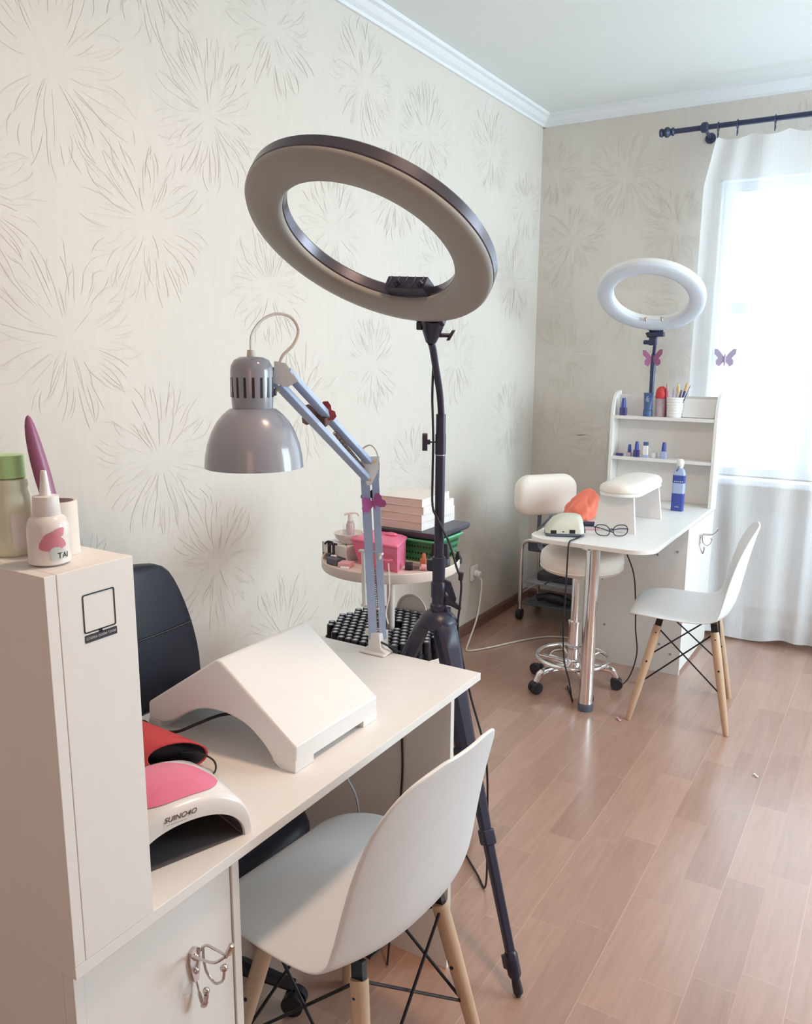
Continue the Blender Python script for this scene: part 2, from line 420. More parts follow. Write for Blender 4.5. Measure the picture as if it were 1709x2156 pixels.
LEFT = [(1.435,2.199,.26),(1.434,1.528,.24),(2.301,2.552,.22),(1.989,2.216,.22),(2.831,2.53,.21),(1.723,1.861,.23),(1.729,1.17,.23),(1.951,.804,.23),(4.026,.465,.22),(2.291,.429,.24),
        (3.974,2.5,.22),(3.475,1.898,.23),(3.231,.942,.24),(2.621,1.96,.2),(3.628,1.47,.22),(1.75,2.58,.24),(1.17,1.86,.22),(2.426,1.3,.22),(1.40,.80,.2),(3.32,2.44,.22),(4.30,1.90,.23),(2.75,.62,.2),(4.28,1.12,.23),(2.9,1.45,.2),(3.05,2.15,.2),(2.25,1.72,.2),(1.02,1.2,.24),(4.42,2.3,.2),(3.6,.55,.2)]
BACK = [(-1.445,2.45,.22),(-1.729,2.13,.2),(-1.152,2.16,.2),(-1.74,1.485,.21),(-1.343,1.80,.22),(-1.86,2.5,.18),(-1.777,.983,.22),(-1.464,1.085,.2),(-1.125,1.55,.2),(-1.1,.6,.2),(-0.6,2.52,.2),(-1.86,1.8,.18),(-1.5,.5,.2),(-.1,2.5,.2),(.5,2.52,.2),(1.2,2.3,.24),(1.3,1.5,.24),(1.5,.8,.24)]
b = BM(); box(b, (XL-0.1, YR, 0), (XL, YB, ZC))
for i, (y, z, R) in enumerate(LEFT): burst(b, y, z, R, lambda a, c, e: (XL+e, a, c), (YR, 0.07), (YB-0.004, 2.748), 100+i, 0.85+0.28*max(0, y-1.2))
wl = struct('wall_left', b, M['wallpaper'], smooth=0, mats=[M['stroke']])
# back wall with the window opening
WX0, WX1, WZ0, WZ1 = -0.945, 0.80, 0.86, 2.38
b = BM()
box(b, (XL-0.1, YB, 0), (WX0, YB+0.1, ZC)); box(b, (WX1, YB, 0), (XR+0.1, YB+0.1, ZC))
box(b, (WX0, YB, 0), (WX1, YB+0.1, WZ0)); box(b, (WX0, YB, WZ1), (WX1, YB+0.1, ZC))
for i, (x, z, R) in enumerate(BACK): burst(b, x, z, R, lambda a, c, e: (a, YB-e, c), (XL+0.004, 0.07), (XR, 2.748), 300+i, 2.0)
# drop strokes that would float over the opening
for f in [f for f in b.faces if f.material_index == 1 and any(WX0-0.002 < v.co.x < WX1+0.002 and WZ0 < v.co.z < WZ1+0.01 for v in f.verts)]: b.faces.remove(f)
struct('wall_back', b, M['wallpaper'], smooth=0, mats=[M['stroke']])
b = BM()
VY0, VY1 = 2.40, 4.40  # opening cut for the invented window
box(b, (XR, YR, 0), (XR+0.1, VY0, ZC)); box(b, (XR, VY1, 0), (XR+0.1, YB, ZC)); box(b, (XR, VY0, 0), (XR+0.1, VY1, 0.86)); box(b, (XR, VY0, 2.40), (XR+0.1, VY1, ZC))
struct('wall_right', b, M['wallpaper'], smooth=0)
b = BM()
for y0, y1, z0, z1 in ((VY0,VY0+0.07,0.86,2.40),(VY1-0.07,VY1,0.86,2.40),(VY0+0.07,VY1-0.07,0.86,0.92),(VY0+0.07,VY1-0.07,2.33,2.40),(3.36,3.44,0.92,2.33)): box(b, (XR+0.05,y0,z0), (XR+0.10,y1,z1))
w2 = struct('added_window', b, M['pvc'], bevel=0.003, smooth=0)  # unseen window, added to let the side fill into the room
b = BM(); box(b, (XR+0.073, VY0+0.07, 0.92), (XR+0.077, VY1-0.07, 2.33)); obj('pane', b, M['glass'], w2, smooth=0)['kind'] = 'structure'
b = BM(); box(b, (XL, YR-0.1, 0), (XR, YR, ZC)); struct('wall_rear', b, M['wallpaper'], smooth=0)
# cornice: stepped and coved section
sec = [(0,0),(0.012,0),(0.014,0.012),(0.030,0.022),(0.046,0.040),(0.060,0.046),(0.062,0.060),(0,0.060)]
b = BM(); prism(b, [(XL+u, 2.75+v) for u, v in sec], YR, YB, XZ); struct('trim_1', b, M['crown'], smooth=0)
b = BM(); prism(b, [(YB-u, 2.75+v) for u, v in sec], XL, XR, YZ); struct('trim_2', b, M['crown'], smooth=0)
bsec = [(0,0),(0.016,0),(0.016,0.045),(0.010,0.058),(0,0.060)]
b = BM(); prism(b, [(XL+u, v) for u, v in bsec], YR, YB, XZ); struct('baseboard_left', b, M['baseboard'], smooth=0)
b = BM(); prism(b, [(YB-u, v) for u, v in bsec], XL+0.016, XR, YZ); struct('baseboard_back', b, M['baseboard'], smooth=0)

# window: white frame with three sashes and a transom rail
b = BM()
yf0, yf1 = YB+0.06, YB+0.11
box(b, (WX0, yf0, WZ0), (-0.885, yf1, WZ1)); box(b, (0.72, yf0, WZ0), (WX1, yf1, WZ1))
box(b, (-0.885, yf0, WZ0), (0.72, yf1, 0.90)); box(b, (-0.885, yf0, 2.32), (0.72, yf1, WZ1))
for x in (-0.500, 0.10): box(b, (x, yf0, 0.90), (x+0.085, yf1, 2.32))
box(b, (-0.885, yf0, 1.712), (-0.500, yf1, 1.768)); box(b, (-0.415, yf0, 1.712), (0.10, yf1, 1.768)); box(b, (0.185, yf0, 1.712), (0.72, yf1, 1.768))
# reveal lining of the opening
box(b, (WX0-0.001, YB+0.0, WZ0), (WX0+0.012, yf0, WZ1)); box(b, (WX1-0.012, YB, WZ0), (WX1, yf0, WZ1)); box(b, (WX0, YB, WZ1-0.012), (WX1, yf0, WZ1))
w1 = struct('window_1', b, M['pvc'], bevel=0.003, smooth=0)
b = BM(); box(b, (-0.885, YB+0.083, 0.90), (0.72, YB+0.087, 2.32)); obj('pane', b, M['glass'], w1, smooth=0)['kind'] = 'structure'
b = BM(); prism(b, rrect(-0.08, 4.60, 1.84, 0.16, (0.0,0.0,0.01,0.01)), WZ0-0.03, WZ0, XY); struct('trim_3', b, M['pvc'], bevel=0.004, smooth=0)

# ------------------------------------------------------------------ window dressing
rod = thing('curtain_rod', 'dark blue curtain rod with turned finial above the sheer curtain', 'curtain rod', (-0.2, 4.48, 2.605))
b = BM(); cyl(b, (-1.16, 4.48, 2.605), (1.0, 4.48, 2.605), 0.0125); obj('pole', b, M['curtain_rod'], rod)
b = BM(); lathe(b, [(0.013,0),(0.020,0.006),(0.020,0.012),(0.014,0.018),(0.026,0.034),(0.024,0.046),(0.015,0.054),(0.022,0.064),(0.018,0.074),(0.0,0.078)], (-1.155,4.48,2.605), 20, MX.Rotation(-PI/2, 3, 'Y')); obj('finial', b, M['curtain_rod'], rod)
b = BM(); lathe(b, [(0.013,-0.02),(0.024,-0.012),(0.026,0),(0.024,0.012),(0.013,0.02)], (-1.01,4.48,2.605), 20, MX.Rotation(PI/2, 3, 'Y'))
cyl(b, (-1.01,4.49,2.60), (-1.01,4.63,2.585), 0.008); lathe(b, [(0.026,0),(0.026,0.008),(0.012,0.012)], (-1.01,4.63,2.585), 20, MX.Rotation(PI/2, 3, 'X'))
obj('bracket', b, M['curtain_rod'], rod)
RX = [-0.945, -0.855, -0.685, -0.52, -0.36, -0.2, -0.04, 0.12, 0.28, 0.44, 0.60, 0.76]
for x in RX:
    b = BM(); tube(b, spline([(x, 4.48+0.021*math.cos(2*PI*k/10), 2.600+0.021*math.sin(2*PI*k/10)) for k in range(10)], 2, True)+[V((x,4.501,2.600))], 0.0026, 6)
    tube(b, [(x,4.48,2.580),(x+0.002,4.477,2.562),(x,4.48,2.548)], [0.003,0.0045,0.002], 6)
    obj('ring', b, M['curtain_rod'], rod)
# sheer curtain hanging from the rings, flaring on the floor
b = BM(); nx, nz = 260, 46
rows = []
for j in range(nz+1):
    t = j/nz; z = 2.555*(1-t)+0.012*t
    row = []
    for i in range(nx+1):
        s = i/nx
        x0 = -0.995 + 0.045*max(0, 1-t/0.09)*(1-s)**6 - 0.012*t*(1-s)
        x = x0 + (0.80-x0)*s
        if s < 0.25: x += 0.11*max(0, t-0.55)**1.2*(1-s*4)
        amp = 0.010+0.019*min(1, t*1.6)
        ph = s*2*PI*11 + 0.5*math.sin(t*2.2+s*9)
        y = 4.482 + amp*math.sin(ph)*(0.55+0.45*math.sin(s*17+1)) + 0.01*math.sin(s*31+t*3)
        y -= 0.040*max(0, t-0.80)/0.2*(0.5+0.5*math.sin(s*14+0.7)) - 0.012*max(0, t-0.3)
        zz = z - 0.020*abs(math.sin(PI*(x-RX[0])/0.163))*max(0, 1-t*14)
        if t > 0.9: zz += 0.012*(1+math.sin(s*23))*(t-0.9)/0.1
        row.append(b.verts.new((x, y, zz)))
    rows.append(row)
for r_, s_ in zip(rows, rows[1:]):
    for i in range(nx): b.faces.new((r_[i], r_[i+1], s_[i+1], s_[i]))
single('sheer_curtain', b, M['voile'], 'white sheer curtain hanging to the floor in front of the bright window', 'curtain', (-0.1, 4.48, 0.0), smooth=180)

# radiator under the window, seen through the curtain
rad = thing('radiator', 'white panel radiator under the window, behind the sheer curtain', 'radiator', (-0.1, 4.58, 0.16))
b = BM(); box(b, (-0.72, 4.565, 0.17), (0.55, 4.60, 0.67))
for k in range(28): box(b, (-0.70+0.0445*k, 4.560, 0.20), (-0.678+0.0445*k, 4.566, 0.64))
obj('panel', b, M['radiator'], rad, bevel=0.003, smooth=0)
b = BM(); box(b, (-0.725, 4.560, 0.6705), (0.555, 4.620, 0.682)); obj('top_grille', b, M['radiator'], rad, bevel=0.002, smooth=0)
for x in (-0.55, 0.4):
    b = BM(); box(b, (x, 4.601, 0.25), (x+0.03, 4.622, 0.6)); obj('wall_bracket', b, M['radiator'], rad, smooth=0)
b = BM(); tube(b, spline([(-0.66,4.585,0.18),(-0.66,4.585,0.09),(-0.66,4.585,0.0)],4), 0.011); obj('pipe', b, M['radiator'], rad)

# ceiling lamp (out of frame, overhead)
cl = thing('ceiling_lamp', 'round white ceiling lamp overhead in the middle of the room', 'ceiling lamp', (-0.30, 1.40, 2.81))
b = BM(); lathe(b, [(0.20,0),(0.20,-0.03),(0.185,-0.04),(0.185,-0.02),(0.0,-0.02)], (-0.30,1.40,2.81), 40); obj('housing', b, M['white'], cl)

# ------------------------------------------------------------------ wire hook, shared by the two desks
def hook_bm(x, y, z, s=1.0):
    """three-pronged chromed hat and coat hook screwed on a +x face at (x, y, z)"""
    b = BM()
    P = lambda dx, dy, dz: (x+dx*s, y+dy*s, z+dz*s)
    prof = [(-0.004,0.000),(0.010,-0.002),(0.012,-0.012),(0.011,-0.030),(0.006,-0.048),(0.003,-0.062)]
    poly = [(dy*1.0, dz) for dy, dz in ((0.0,0.006),(0.009,0.0),(0.011,-0.016),(0.008,-0.034),(0.004,-0.052),(-0.004,-0.052),(-0.008,-0.034),(-0.011,-0.016),(-0.009,0.0))]
    prism(b, poly, 0.0, 0.006, lambda u, v, h: P(h, u, v))
    blob(b, P(0.006,0,-0.010), 0.005*s, 0.006*s, 0.006*s, 12, 8); blob(b, P(0.006,0,-0.034), 0.004*s, 0.005*s, 0.005*s, 12, 8)
    for sgn in (-1, 1):   # long upper loop, two wires joining in a raised tip
        tube(b, spline([P(0.004,0.004*sgn,-0.010), P(0.014,0.013*sgn,0.004), P(0.034,0.013*sgn,0.006), P(0.056,0.010*sgn,0.009), P(0.070,0.003*sgn,0.020)], 6), 0.0022*s, 8)
    tube(b, spline([P(0.068,0,0.017), P(0.074,0,0.026), P(0.080,0,0.038), P(0.082,0,0.044)], 5), [0.003*s]*5+[0.005*s]*5+[0.0045*s]*5+[0.001*s], 8)
    tube(b, spline([P(0.012,0.010,0.004), P(0.012,0.010,-0.020), P(0.018,0.010,-0.040), P(0.034,0.010,-0.050), P(0.050,0.010,-0.038), P(0.054,0.010,-0.020)], 6), 0.0022*s, 8)
    blob(b, P(0.054,0.010,-0.015), 0.006*s, 0.006*s, 0.006*s, 12, 8)
    tube(b, spline([P(0.004,0,-0.050), P(0.010,0,-0.072), P(0.017,0,-0.088), P(0.022,0,-0.080), P(0.025,0,-0.066)], 5), [0.0015*s]*5+[0.003*s]*5+[0.005*s]*5+[0.004*s]*5+[0.004*s], 8)
    blob(b, P(0.025,0,-0.060), 0.0055*s, 0.0055*s, 0.0055*s, 12, 8)
    return b

# ------------------------------------------------------------------ near manicure desk
LAM = M['laminate']
X0, X1 = -1.323, -0.820
nd = thing('manicure_desk', 'white manicure desk in the foreground with a tall hutch and a black sticker', 'desk', (-1.07, 1.127, 0))
def part(name, a, c, parent, m=None, bev=0.0008):
    b = BM(); box(b, a, c); return obj(name, b, m or LAM, parent, bevel=bev, smooth=0)
part('desktop', (X0,0.554,0.719), (X1,1.700,0.737), nd)
part('end_panel', (-1.30,1.572,0), (-0.832,1.588,0.7185), nd)
cb = part('cabinet_body', (-1.30,0.560,0.0), (-0.858,0.850,0.7185), nd)
part('cabinet_side', (-1.30,0.8505,0.0), (-0.836,0.866,0.7185), nd)
part('cabinet_side', (-0.8575,0.5605,0.0), (-0.836,0.5755,0.7185), nd)
dr = part('cabinet_door', (-0.8575,0.5775,0.02), (-0.8395,0.8485,0.712), nd)
obj('coat_hook', hook_bm(-0.8395, 0.765, 0.610), M['steel'], dr)
part('hutch_back', (X0,0.554,0.7375), (X1,0.5695,1.2455), nd)
hs = part('hutch_side', (X1-0.016,0.570,0.7375), (X1+0.0004,0.680,1.2455), nd)
part('hutch_side', (X0,0.570,0.7375), (X0+0.016,0.680,1.2455), nd)
part('hutch_top', (X0+0.0165,0.570,1.2295), (X1-0.0165,0.679,1.2455), nd)
part('shelf', (X0+0.0165,0.570,0.97), (X1-0.0165,0.675,0.986), nd)
# black framed sticker with a caption strip, on the hutch side
b = BM()
out = rrect(0.625,1.188,0.047,0.049,0.003); inn = rrect(0.625,1.188,0.0435,0.0455,0.002)
xs = X1+0.0010
a_ = [b.verts.new((xs,u,v)) for u, v in out]; c_ = [b.verts.new((xs,u,v)) for u, v in inn]
for i in range(len(a_)): b.faces.new((a_[i], a_[(i+1)%len(a_)], c_[(i+1)%len(a_)], c_[i]))
b.faces.new([b.verts.new((xs,u,v)) for u, v in ((0.6225,1.1605),(0.6275,1.1605),(0.6275,1.1645),(0.6225,1.1645))])
st = obj('sticker_frame', b, M['ink'], nd, smooth=0)
b = BM(); prism(b, rrect(0.6255,1.1565,0.047,0.0098,0.0012), X1+0.0004, X1+0.0010, lambda u, v, h: (h, u, v)); st2 = obj('sticker_caption', b, M['banner'], nd, smooth=0)
t = text_bm('СГЕЕКА ОООМ ТООМ', 0.0041, MX.Translation((X1+0.0012,0.6255,1.1565)) @ MX.Rotation(PI/2, 4, 'Z') @ MX.Rotation(PI/2, 4, 'X'), 0.0001)
obj('lettering', t, M['white_ink'], st2, smooth=0)

# things standing on the hutch
db = thing('dropper_bottle', 'white squeeze bottle with a cone nozzle and pink flower print, on the hutch', 'bottle', (-0.872, 0.600, 1.2457))
lx, ly, lz = -0.872, 0.600, 1.2457
b = BM(); lathe(b, [(0.020,0),(0.0245,0.003),(0.0245,0.035),(0.0240,0.048),(0.0205,0.057),(0.014,0.061),(0.014,0.064)], (lx,ly,lz), 36); obj('bottle_body', b, M['gloss_white'], db, smooth=50)
b = BM(); lathe(b, [(0.0155,0.060),(0.0160,0.061),(0.0150,0.080),(0.0148,0.083),(0.007,0.084),(0.0058,0.092),(0.0035,0.112),(0.003,0.1135),(0.0,0.1135)], (lx,ly,lz), 30); obj('nozzle', b, M['white'], db, smooth=45)
def wrap_bm(cx, cy, r, z0, poly):
    """a flat print bent round a cylinder: poly of (angle, z)"""
    bb = BM(); vs = [bb.verts.new((cx+r*math.cos(a), cy+r*math.sin(a), z0+z)) for a, z in poly]
    bb.faces.new(vs); bmesh.ops.triangulate(bb, faces=bb.faces[:]); return bb
def fan_print(cx, cy, r, z0, a0, zc, ra, rz_, lob, seed):
    bb = BM(); q = random.Random(seed); n = 28; nr = 5
    grid = []
    for k in range(n):
        th = 2*PI*k/n; l = 1+lob*math.sin(3*th+seed)+q.uniform(-.06,.06)
        grid.append([bb.verts.new((cx+r*math.cos(a0+ra*l*j/nr*math.cos(th)), cy+r*math.sin(a0+ra*l*j/nr*math.cos(th)), z0+zc+rz_*l*j/nr*math.sin(th))) for j in range(1, nr+1)])
    c0 = bb.verts.new((cx+r*math.cos(a0), cy+r*math.sin(a0), z0+zc))
    for k in range(n):
        g, h = grid[k], grid[(k+1)%n]
        bb.faces.new((c0, g[0], h[0]))
        for j in range(nr-1): bb.faces.new((g[j], g[j+1], h[j+1], h[j]))
    return bb
AC = math.atan2(-0.600, 0.872) + 0.42
obj('flower_print', fan_print(lx, ly, 0.0248, lz, AC-0.25, 0.030, 0.62, 0.011, 0.16, 3), M['flower_pink'], db, smooth=180)
obj('flower_print', fan_print(lx, ly, 0.0249, lz, AC+0.10, 0.042, 0.28, 0.005, 0.2, 5), M['flower_pink'], db, smooth=180)
obj('leaf_print', fan_print(lx, ly, 0.0250, lz, AC-0.05, 0.016, 0.42, 0.008, 0.10, 8), M['flower_blue'], db, smooth=180)
t = text_bm('TAI', 0.010, MX.Identity(4), 0.0001)
for v in t.verts:
    ang = AC+0.22+v.co.x/0.0252; v.co = V((lx+0.0252*math.cos(ang), ly+0.0252*math.sin(ang), lz+0.013+v.co.y))
obj('lettering', t, M['ink'], db, smooth=0)

cup = thing('brush_tube', 'cream cylindrical tube on the hutch holding the plum handle', 'holder', (-0.905, 0.640, 1.2457))
b = BM(); lathe(b, [(0.0225,0),(0.0225,0.066),(0.0215,0.068),(0.0185,0.068),(0.0185,0.004),(0.0,0.004)], (-0.905,0.640,1.2457), 36); obj('wall', b, M['cord_white'], cup, smooth=50)
b = BM(); tube(b, [(-0.904,0.640,1.252),(-0.908,0.634,1.300),(-0.914,0.628,1.345),(-0.9185,0.622,1.385),(-0.9205,0.619,1.412),(-0.9210,0.6185,1.422)], [0.0045,0.0095,0.0118,0.0098,0.0066,0.002], 20, flat=0.75)
single('hair_brush', b, M['handle_purple'], 'plum purple plastic handle standing upright in the cream tube', 'brush', (-0.904, 0.640, 1.252), sub=1)
gb = thing('toner_bottle', 'pale bottle with a light green cap at the left end of the hutch', 'bottle', (-0.952, 0.606, 1.2457))
b = BM(); lathe(b, [(0.022,0),(0.0245,0.003),(0.0245,0.075),(0.022,0.084),(0.0235,0.090),(0.0225,0.096),(0.017,0.098)], (-0.952,0.606,1.2457), 36); obj('bottle_body', b, M['green_liquid'], gb, smooth=45)
b = BM(); lathe(b, [(0.0205,0.0985),(0.0205,0.124),(0.0198,0.126),(0.0,0.126)], (-0.952,0.606,1.2457), 36); obj('cap', b, M['green_cap'], gb, smooth=45)
b = BM(); n = 14
vs = [[b.verts.new((-0.952+0.0248*math.cos(-0.62+0.8*k/n), 0.606+0.0248*math.sin(-0.62+0.8*k/n), z)) for k in range(n+1)] for z in (1.256, 1.300)]
for k in range(n): b.faces.new((vs[0][k], vs[0][k+1], vs[1][k+1], vs[1][k]))
obj('text_label', b, M['paper'], gb, smooth=180)

# ------------------------------------------------------------------ things on the near desk
T = 0.7372
# white arm rest: bridge with a sloped top and an arch underneath
ar = thing('arm_rest', 'white angular arm rest bridge with an arch, on the near desk', 'arm rest', (-1.087, 1.216, T))
poly = [(-0.893,T+0.0125),(-0.891,0.790),(-0.897,0.7935),(-1.072,0.9165),(-1.0825,0.9180),(-1.090,0.9150),(-1.276,0.7895),(-1.281,0.785),(-1.282,T+0.0125),(-1.246,T+0.0125)]
arch = [(p.x, p.y) for p in spline([(-1.238,0.7500,0),(-1.210,0.7620,0),(-1.183,0.7800,0),(-1.155,0.7965,0),(-1.120,0.8095,0),(-1.080,0.8140,0),(-1.042,0.8115,0),(-1.008,0.8010,0),(-0.982,0.7850,0),(-0.962,0.7680,0),(-0.948,T+0.0125,0)], 4)]
b = BM(); prism(b, poly+arch, 1.081, 1.351, XZ)
body = obj('bridge', b, M['white'], ar, bevel=0.004, smooth=40, bseg=3)
for y0, y1 in ((1.0807,1.135), (1.302,1.3513)):
    b = BM(); prism(b, [(-0.8926,T+0.024),(-0.8928,T+0.001),(-0.8938,T),(-0.930,T),(-0.9470,T+0.0130),(-0.940,T+0.024)], y0, y1, XZ); obj('foot', b, M['white'], ar, smooth=0)
    b = BM(); prism(b, [(-1.2818,T+0.0130),(-1.2816,T),(-1.246,T),(-1.2462,T+0.0130)], y0, y1, XZ); obj('foot', b, M['white'], ar, smooth=0)
b = BM(); box(b, (-1.235,1.255,T), (-1.195,1.345,0.752)); obj('inner_block', b, M['cream'], ar, bevel=0.002)

# UV nail lamp: domed arch, pink lens on top, dark inside
def uv_lamp():
    o = V((-0.868, 0.797, T)); fdir = V((0.945, -0.327, 0)).normalized(); sdir = V((0.327, 0.945, 0)).normalized()
    th = thing('nail_lamp', 'white domed nail lamp with a pink top panel beside the hutch', 'nail lamp', tuple(o))
    P = lambda s, d, z: tuple(o + sdir*s - fdir*d + V((0,0,z)))        # s across, d depth from the front, z up
    W = 0.108; Hh = 0.093; D = 0.185
    n = 40
    def ring(d, w, h, e=2.5):
        out = []
        for k in range(n+1):
            a = PI*k/n; c, s = math.cos(a), math.sin(a)
            out.append((w*math.copysign(abs(c)**(2/e), c), d, h*abs(s)**(2/e)))
        return out
    # outer shell, slightly pulled in at the back and rounded at the front rim
    secs = [ring(0.000, W*0.955, Hh*0.90), ring(0.004, W*0.985, Hh*0.955), ring(0.014, W, Hh), ring(0.06, W, Hh*1.05), ring(0.10, W*0.99, Hh*1.06), ring(0.14, W*0.95, Hh*1.0), ring(0.165, W*0.88, Hh*0.88), ring(0.180, W*0.76, Hh*0.66), ring(0.185, W*0.62, Hh*0.40)]
    b = BM(); rows = [[b.verts.new(P(*p)) for p in s] for s in secs]
    for r_, s_ in zip(rows, rows[1:]):
        for k in range(n): b.faces.new((r_[k], r_[k+1], s_[k+1], s_[k]))
    b.faces.new(rows[-1])
    # front face down to the opening rim
    inn = ring(0.0005, W*0.865, Hh*0.655, 2.15); inn2 = ring(0.006, W*0.85, Hh*0.640, 2.15)
    ri = [b.verts.new(P(*p)) for p in inn]; ri2 = [b.verts.new(P(*p)) for p in inn2]
    for k in range(n):
        b.faces.new((rows[0][k+1], rows[0][k], ri[k], ri[k+1])); b.faces.new((ri[k+1], ri[k], ri2[k], ri2[k+1]))
    obj('shell', b, M['gloss_white'], th, smooth=60)
    b = BM(); c2 = [[b.verts.new(P(*p)) for p in s] for s in (ring(0.0055, W*0.85, Hh*0.640, 2.15), ring(0.08, W*0.83, Hh*0.66, 2.15), ring(0.160, W*0.74, Hh*0.55, 2.15))]
    for r_, s_ in zip(c2, c2[1:]):
        for k in range(n): b.faces.new((r_[k], r_[k+1], s_[k+1], s_[k]))
    b.faces.new(c2[-1]); obj('chamber', b, M['nail_dark'], th, smooth=60)
    b = BM(); prism(b, [(-W*0.83,0.003),(W*0.83,0.003),(W*0.74,0.16),(-W*0.74,0.16)], 0.0003, 0.0015, P); obj('base_plate', b, M['nail_dark'], th, smooth=0)
    # pink panel following the top of the dome
    b = BM(); cols, rws = 24, 12; g = []
    def top(s, d):
        # height of the outer shell at (s, d)
        for i in range(len(secs)-1):
            d0, d1 = secs[i][0][1], secs[i+1][0][1]
            if d0 <= d <= d1:
                t_ = (d-d0)/(d1-d0); w = secs[i][0][0]*(1-t_)+secs[i+1][0][0]*t_; h = max(p[2] for p in secs[i])*(1-t_)+max(p[2] for p in secs[i+1])*t_
                return h*max(0, 1-abs(s/w)**2.5)**(1/2.5)
        return 0
    for j in range(rws+1):
        row = []
        for i in range(cols+1):
            tt = -1+2*i/cols; uu = j/rws
            dmin = 0.014+0.034*abs(tt)**4; dmax = 0.066+0.072*(1-abs(tt)**2.0)
            s = tt*0.070+0.002; d = dmin+(dmax-dmin)*uu
            row.append(b.verts.new(P(s, d, top(s, d)+0.0016)))
        g.append(row)
    for r_, s_ in zip(g, g[1:]):
        for i in range(cols): b.faces.new((r_[i], r_[i+1], s_[i+1], s_[i]))
    obj('pink_panel', b, M['pink'], th, smooth=180)
    up = V((0,0,1))
    mt = MX(((sdir.x, up.x, fdir.x, 0),(sdir.y, up.y, fdir.y, 0),(sdir.z, up.z, fdir.z, 0),(0,0,0,1)))
    # lettering on the front face
    for body, sz, dz, ds, sh in (('SUINO4O', 0.0120, 0.0750, -0.014, 0.3), ('—  ——— — —', 0.0045, 0.0668, -0.020, 0.0)):
        p = o + sdir*ds + fdir*0.0008 + up*dz
        tt = text_bm(body, sz, MX.Translation(p) @ mt, 0.0002, sh)
        obj('lettering', tt, M['ink_brown'], th, smooth=0)
    return th
uv_lamp()

# red pouch with a black opening and cord
pc = thing('spectacle_pouch', 'red soft pouch with a black mouth lying on the near desk', 'pouch', (-1.15, 0.975, T))
n = 24; b = BM(); rows = []
for j in range(11):
    t_ = j/10; x = -1.275+0.205*t_; w = 0.040+0.003*math.sin(t_*2.5); h = 0.026+0.002*math.sin(t_*3)
    rows.append([b.verts.new((x+(0.034*math.cos(2*PI*k/n)-0.004*math.sin(2*PI*k/n)-0.012)*t_**3, 0.985-0.012*t_+w*math.cos(2*PI*k/n), T+0.0290+h*math.sin(2*PI*k/n))) for k in range(n)])
for r_, s_ in zip(rows, rows[1:]):
    for k in range(n): b.faces.new((r_[k], r_[(k+1)%n], s_[(k+1)%n], s_[k]))
b.faces.new(rows[0][::-1])
mouth = [v.co.copy() for v in rows[-1]]; obj('pouch', b, M['red'], pc, solid=0.003)
b = BM(); mc = sum(mouth, V())/len(mouth); rows = []
for k_, dx in ((0.955, -0.0015), (0.90, -0.010), (0.86, -0.045), (0.60, -0.060)): rows.append([b.verts.new(mc+(p-mc)*k_+V((dx,0,0))) for p in mouth])
for r_, s_ in zip(rows, rows[1:]):
    for k in range(n): b.faces.new((r_[k], r_[(k+1)%n], s_[(k+1)%n], s_[k]))
b.faces.new(rows[-1]); obj('lining', b, M['black'], pc, smooth=60)
b = BM(); tube(b, spline([(-1.085,0.985,T+0.032),(-1.060,1.005,T+0.028),(-1.030,1.012,T+0.018),(-1.012,0.995,T+0.008),(-1.018,0.968,T+0.005),(-1.045,0.952,T+0.008),(-1.080,0.955,T+0.018)],8), 0.0018, 8); obj('cord', b, M['cord_black'], pc)

b = BM(); tube(b, spline([(-1.310,1.04,T+0.004),(-1.295,1.075,T+0.004),(-1.262,1.068,T+0.004),(-1.225,1.066,T+0.004),(-1.185,1.070,T+0.012),(-1.150,1.085,T+0.030),(-1.115,1.12,T+0.045),(-1.10,1.18,T+0.03),(-1.11,1.24,T+0.004),(-1.16,1.33,T+0.004)],8), 0.0032, 8)
single('power_cord', b, M['cord_black'], 'thick black cord curling under the white arm rest arch', 'cord', (-1.2, 1.1, T))

# ------------------------------------------------------------------ grey desk lamp
dl = thing('desk_lamp', 'grey jointed desk lamp clamped to the far edge of the near desk', 'lamp', (-1.111, 1.694, T))
b = BM(); prism(b, [(-1.150,T),(-1.072,T),(-1.072,T+0.006),(-1.090,T+0.016),(-1.094,T+0.055),(-1.128,T+0.055),(-1.130,T+0.016)], 1.668, 1.6985, lambda u, v, h: (u, h, v))
box(b, (-1.150,1.655,T), (-1.072,1.700,T+0.006))
obj('clamp', b, M['white'], dl, bevel=0.003)
b = BM(); box(b, (-1.128,1.7008,0.66), (-1.094,1.712,T+0.055)); box(b, (-1.128,1.655,0.655), (-1.094,1.712,0.665)); cyl(b, (-1.111,1.675,0.64), (-1.111,1.675,0.716), 0.006); cyl(b, (-1.111,1.675,0.632), (-1.111,1.675,0.642), 0.014)
obj('clamp_jaw', b, M['white'], dl, bevel=0.002)
b = BM(); blob(b, (-1.139,1.683,T+0.048), 0.009, 0.007, 0.009, 14, 8); cyl(b, (-1.139,1.683,T+0.048), (-1.112,1.683,T+0.048), 0.003); obj('clamp_knob', b, M['cord_white'], dl)
E0 = V((-1.110,1.683,0.775)); E1 = V((-1.117,1.660,1.215)); E2 = V((-1.050,1.256,1.452))
side = V((0.853,0.521,0))
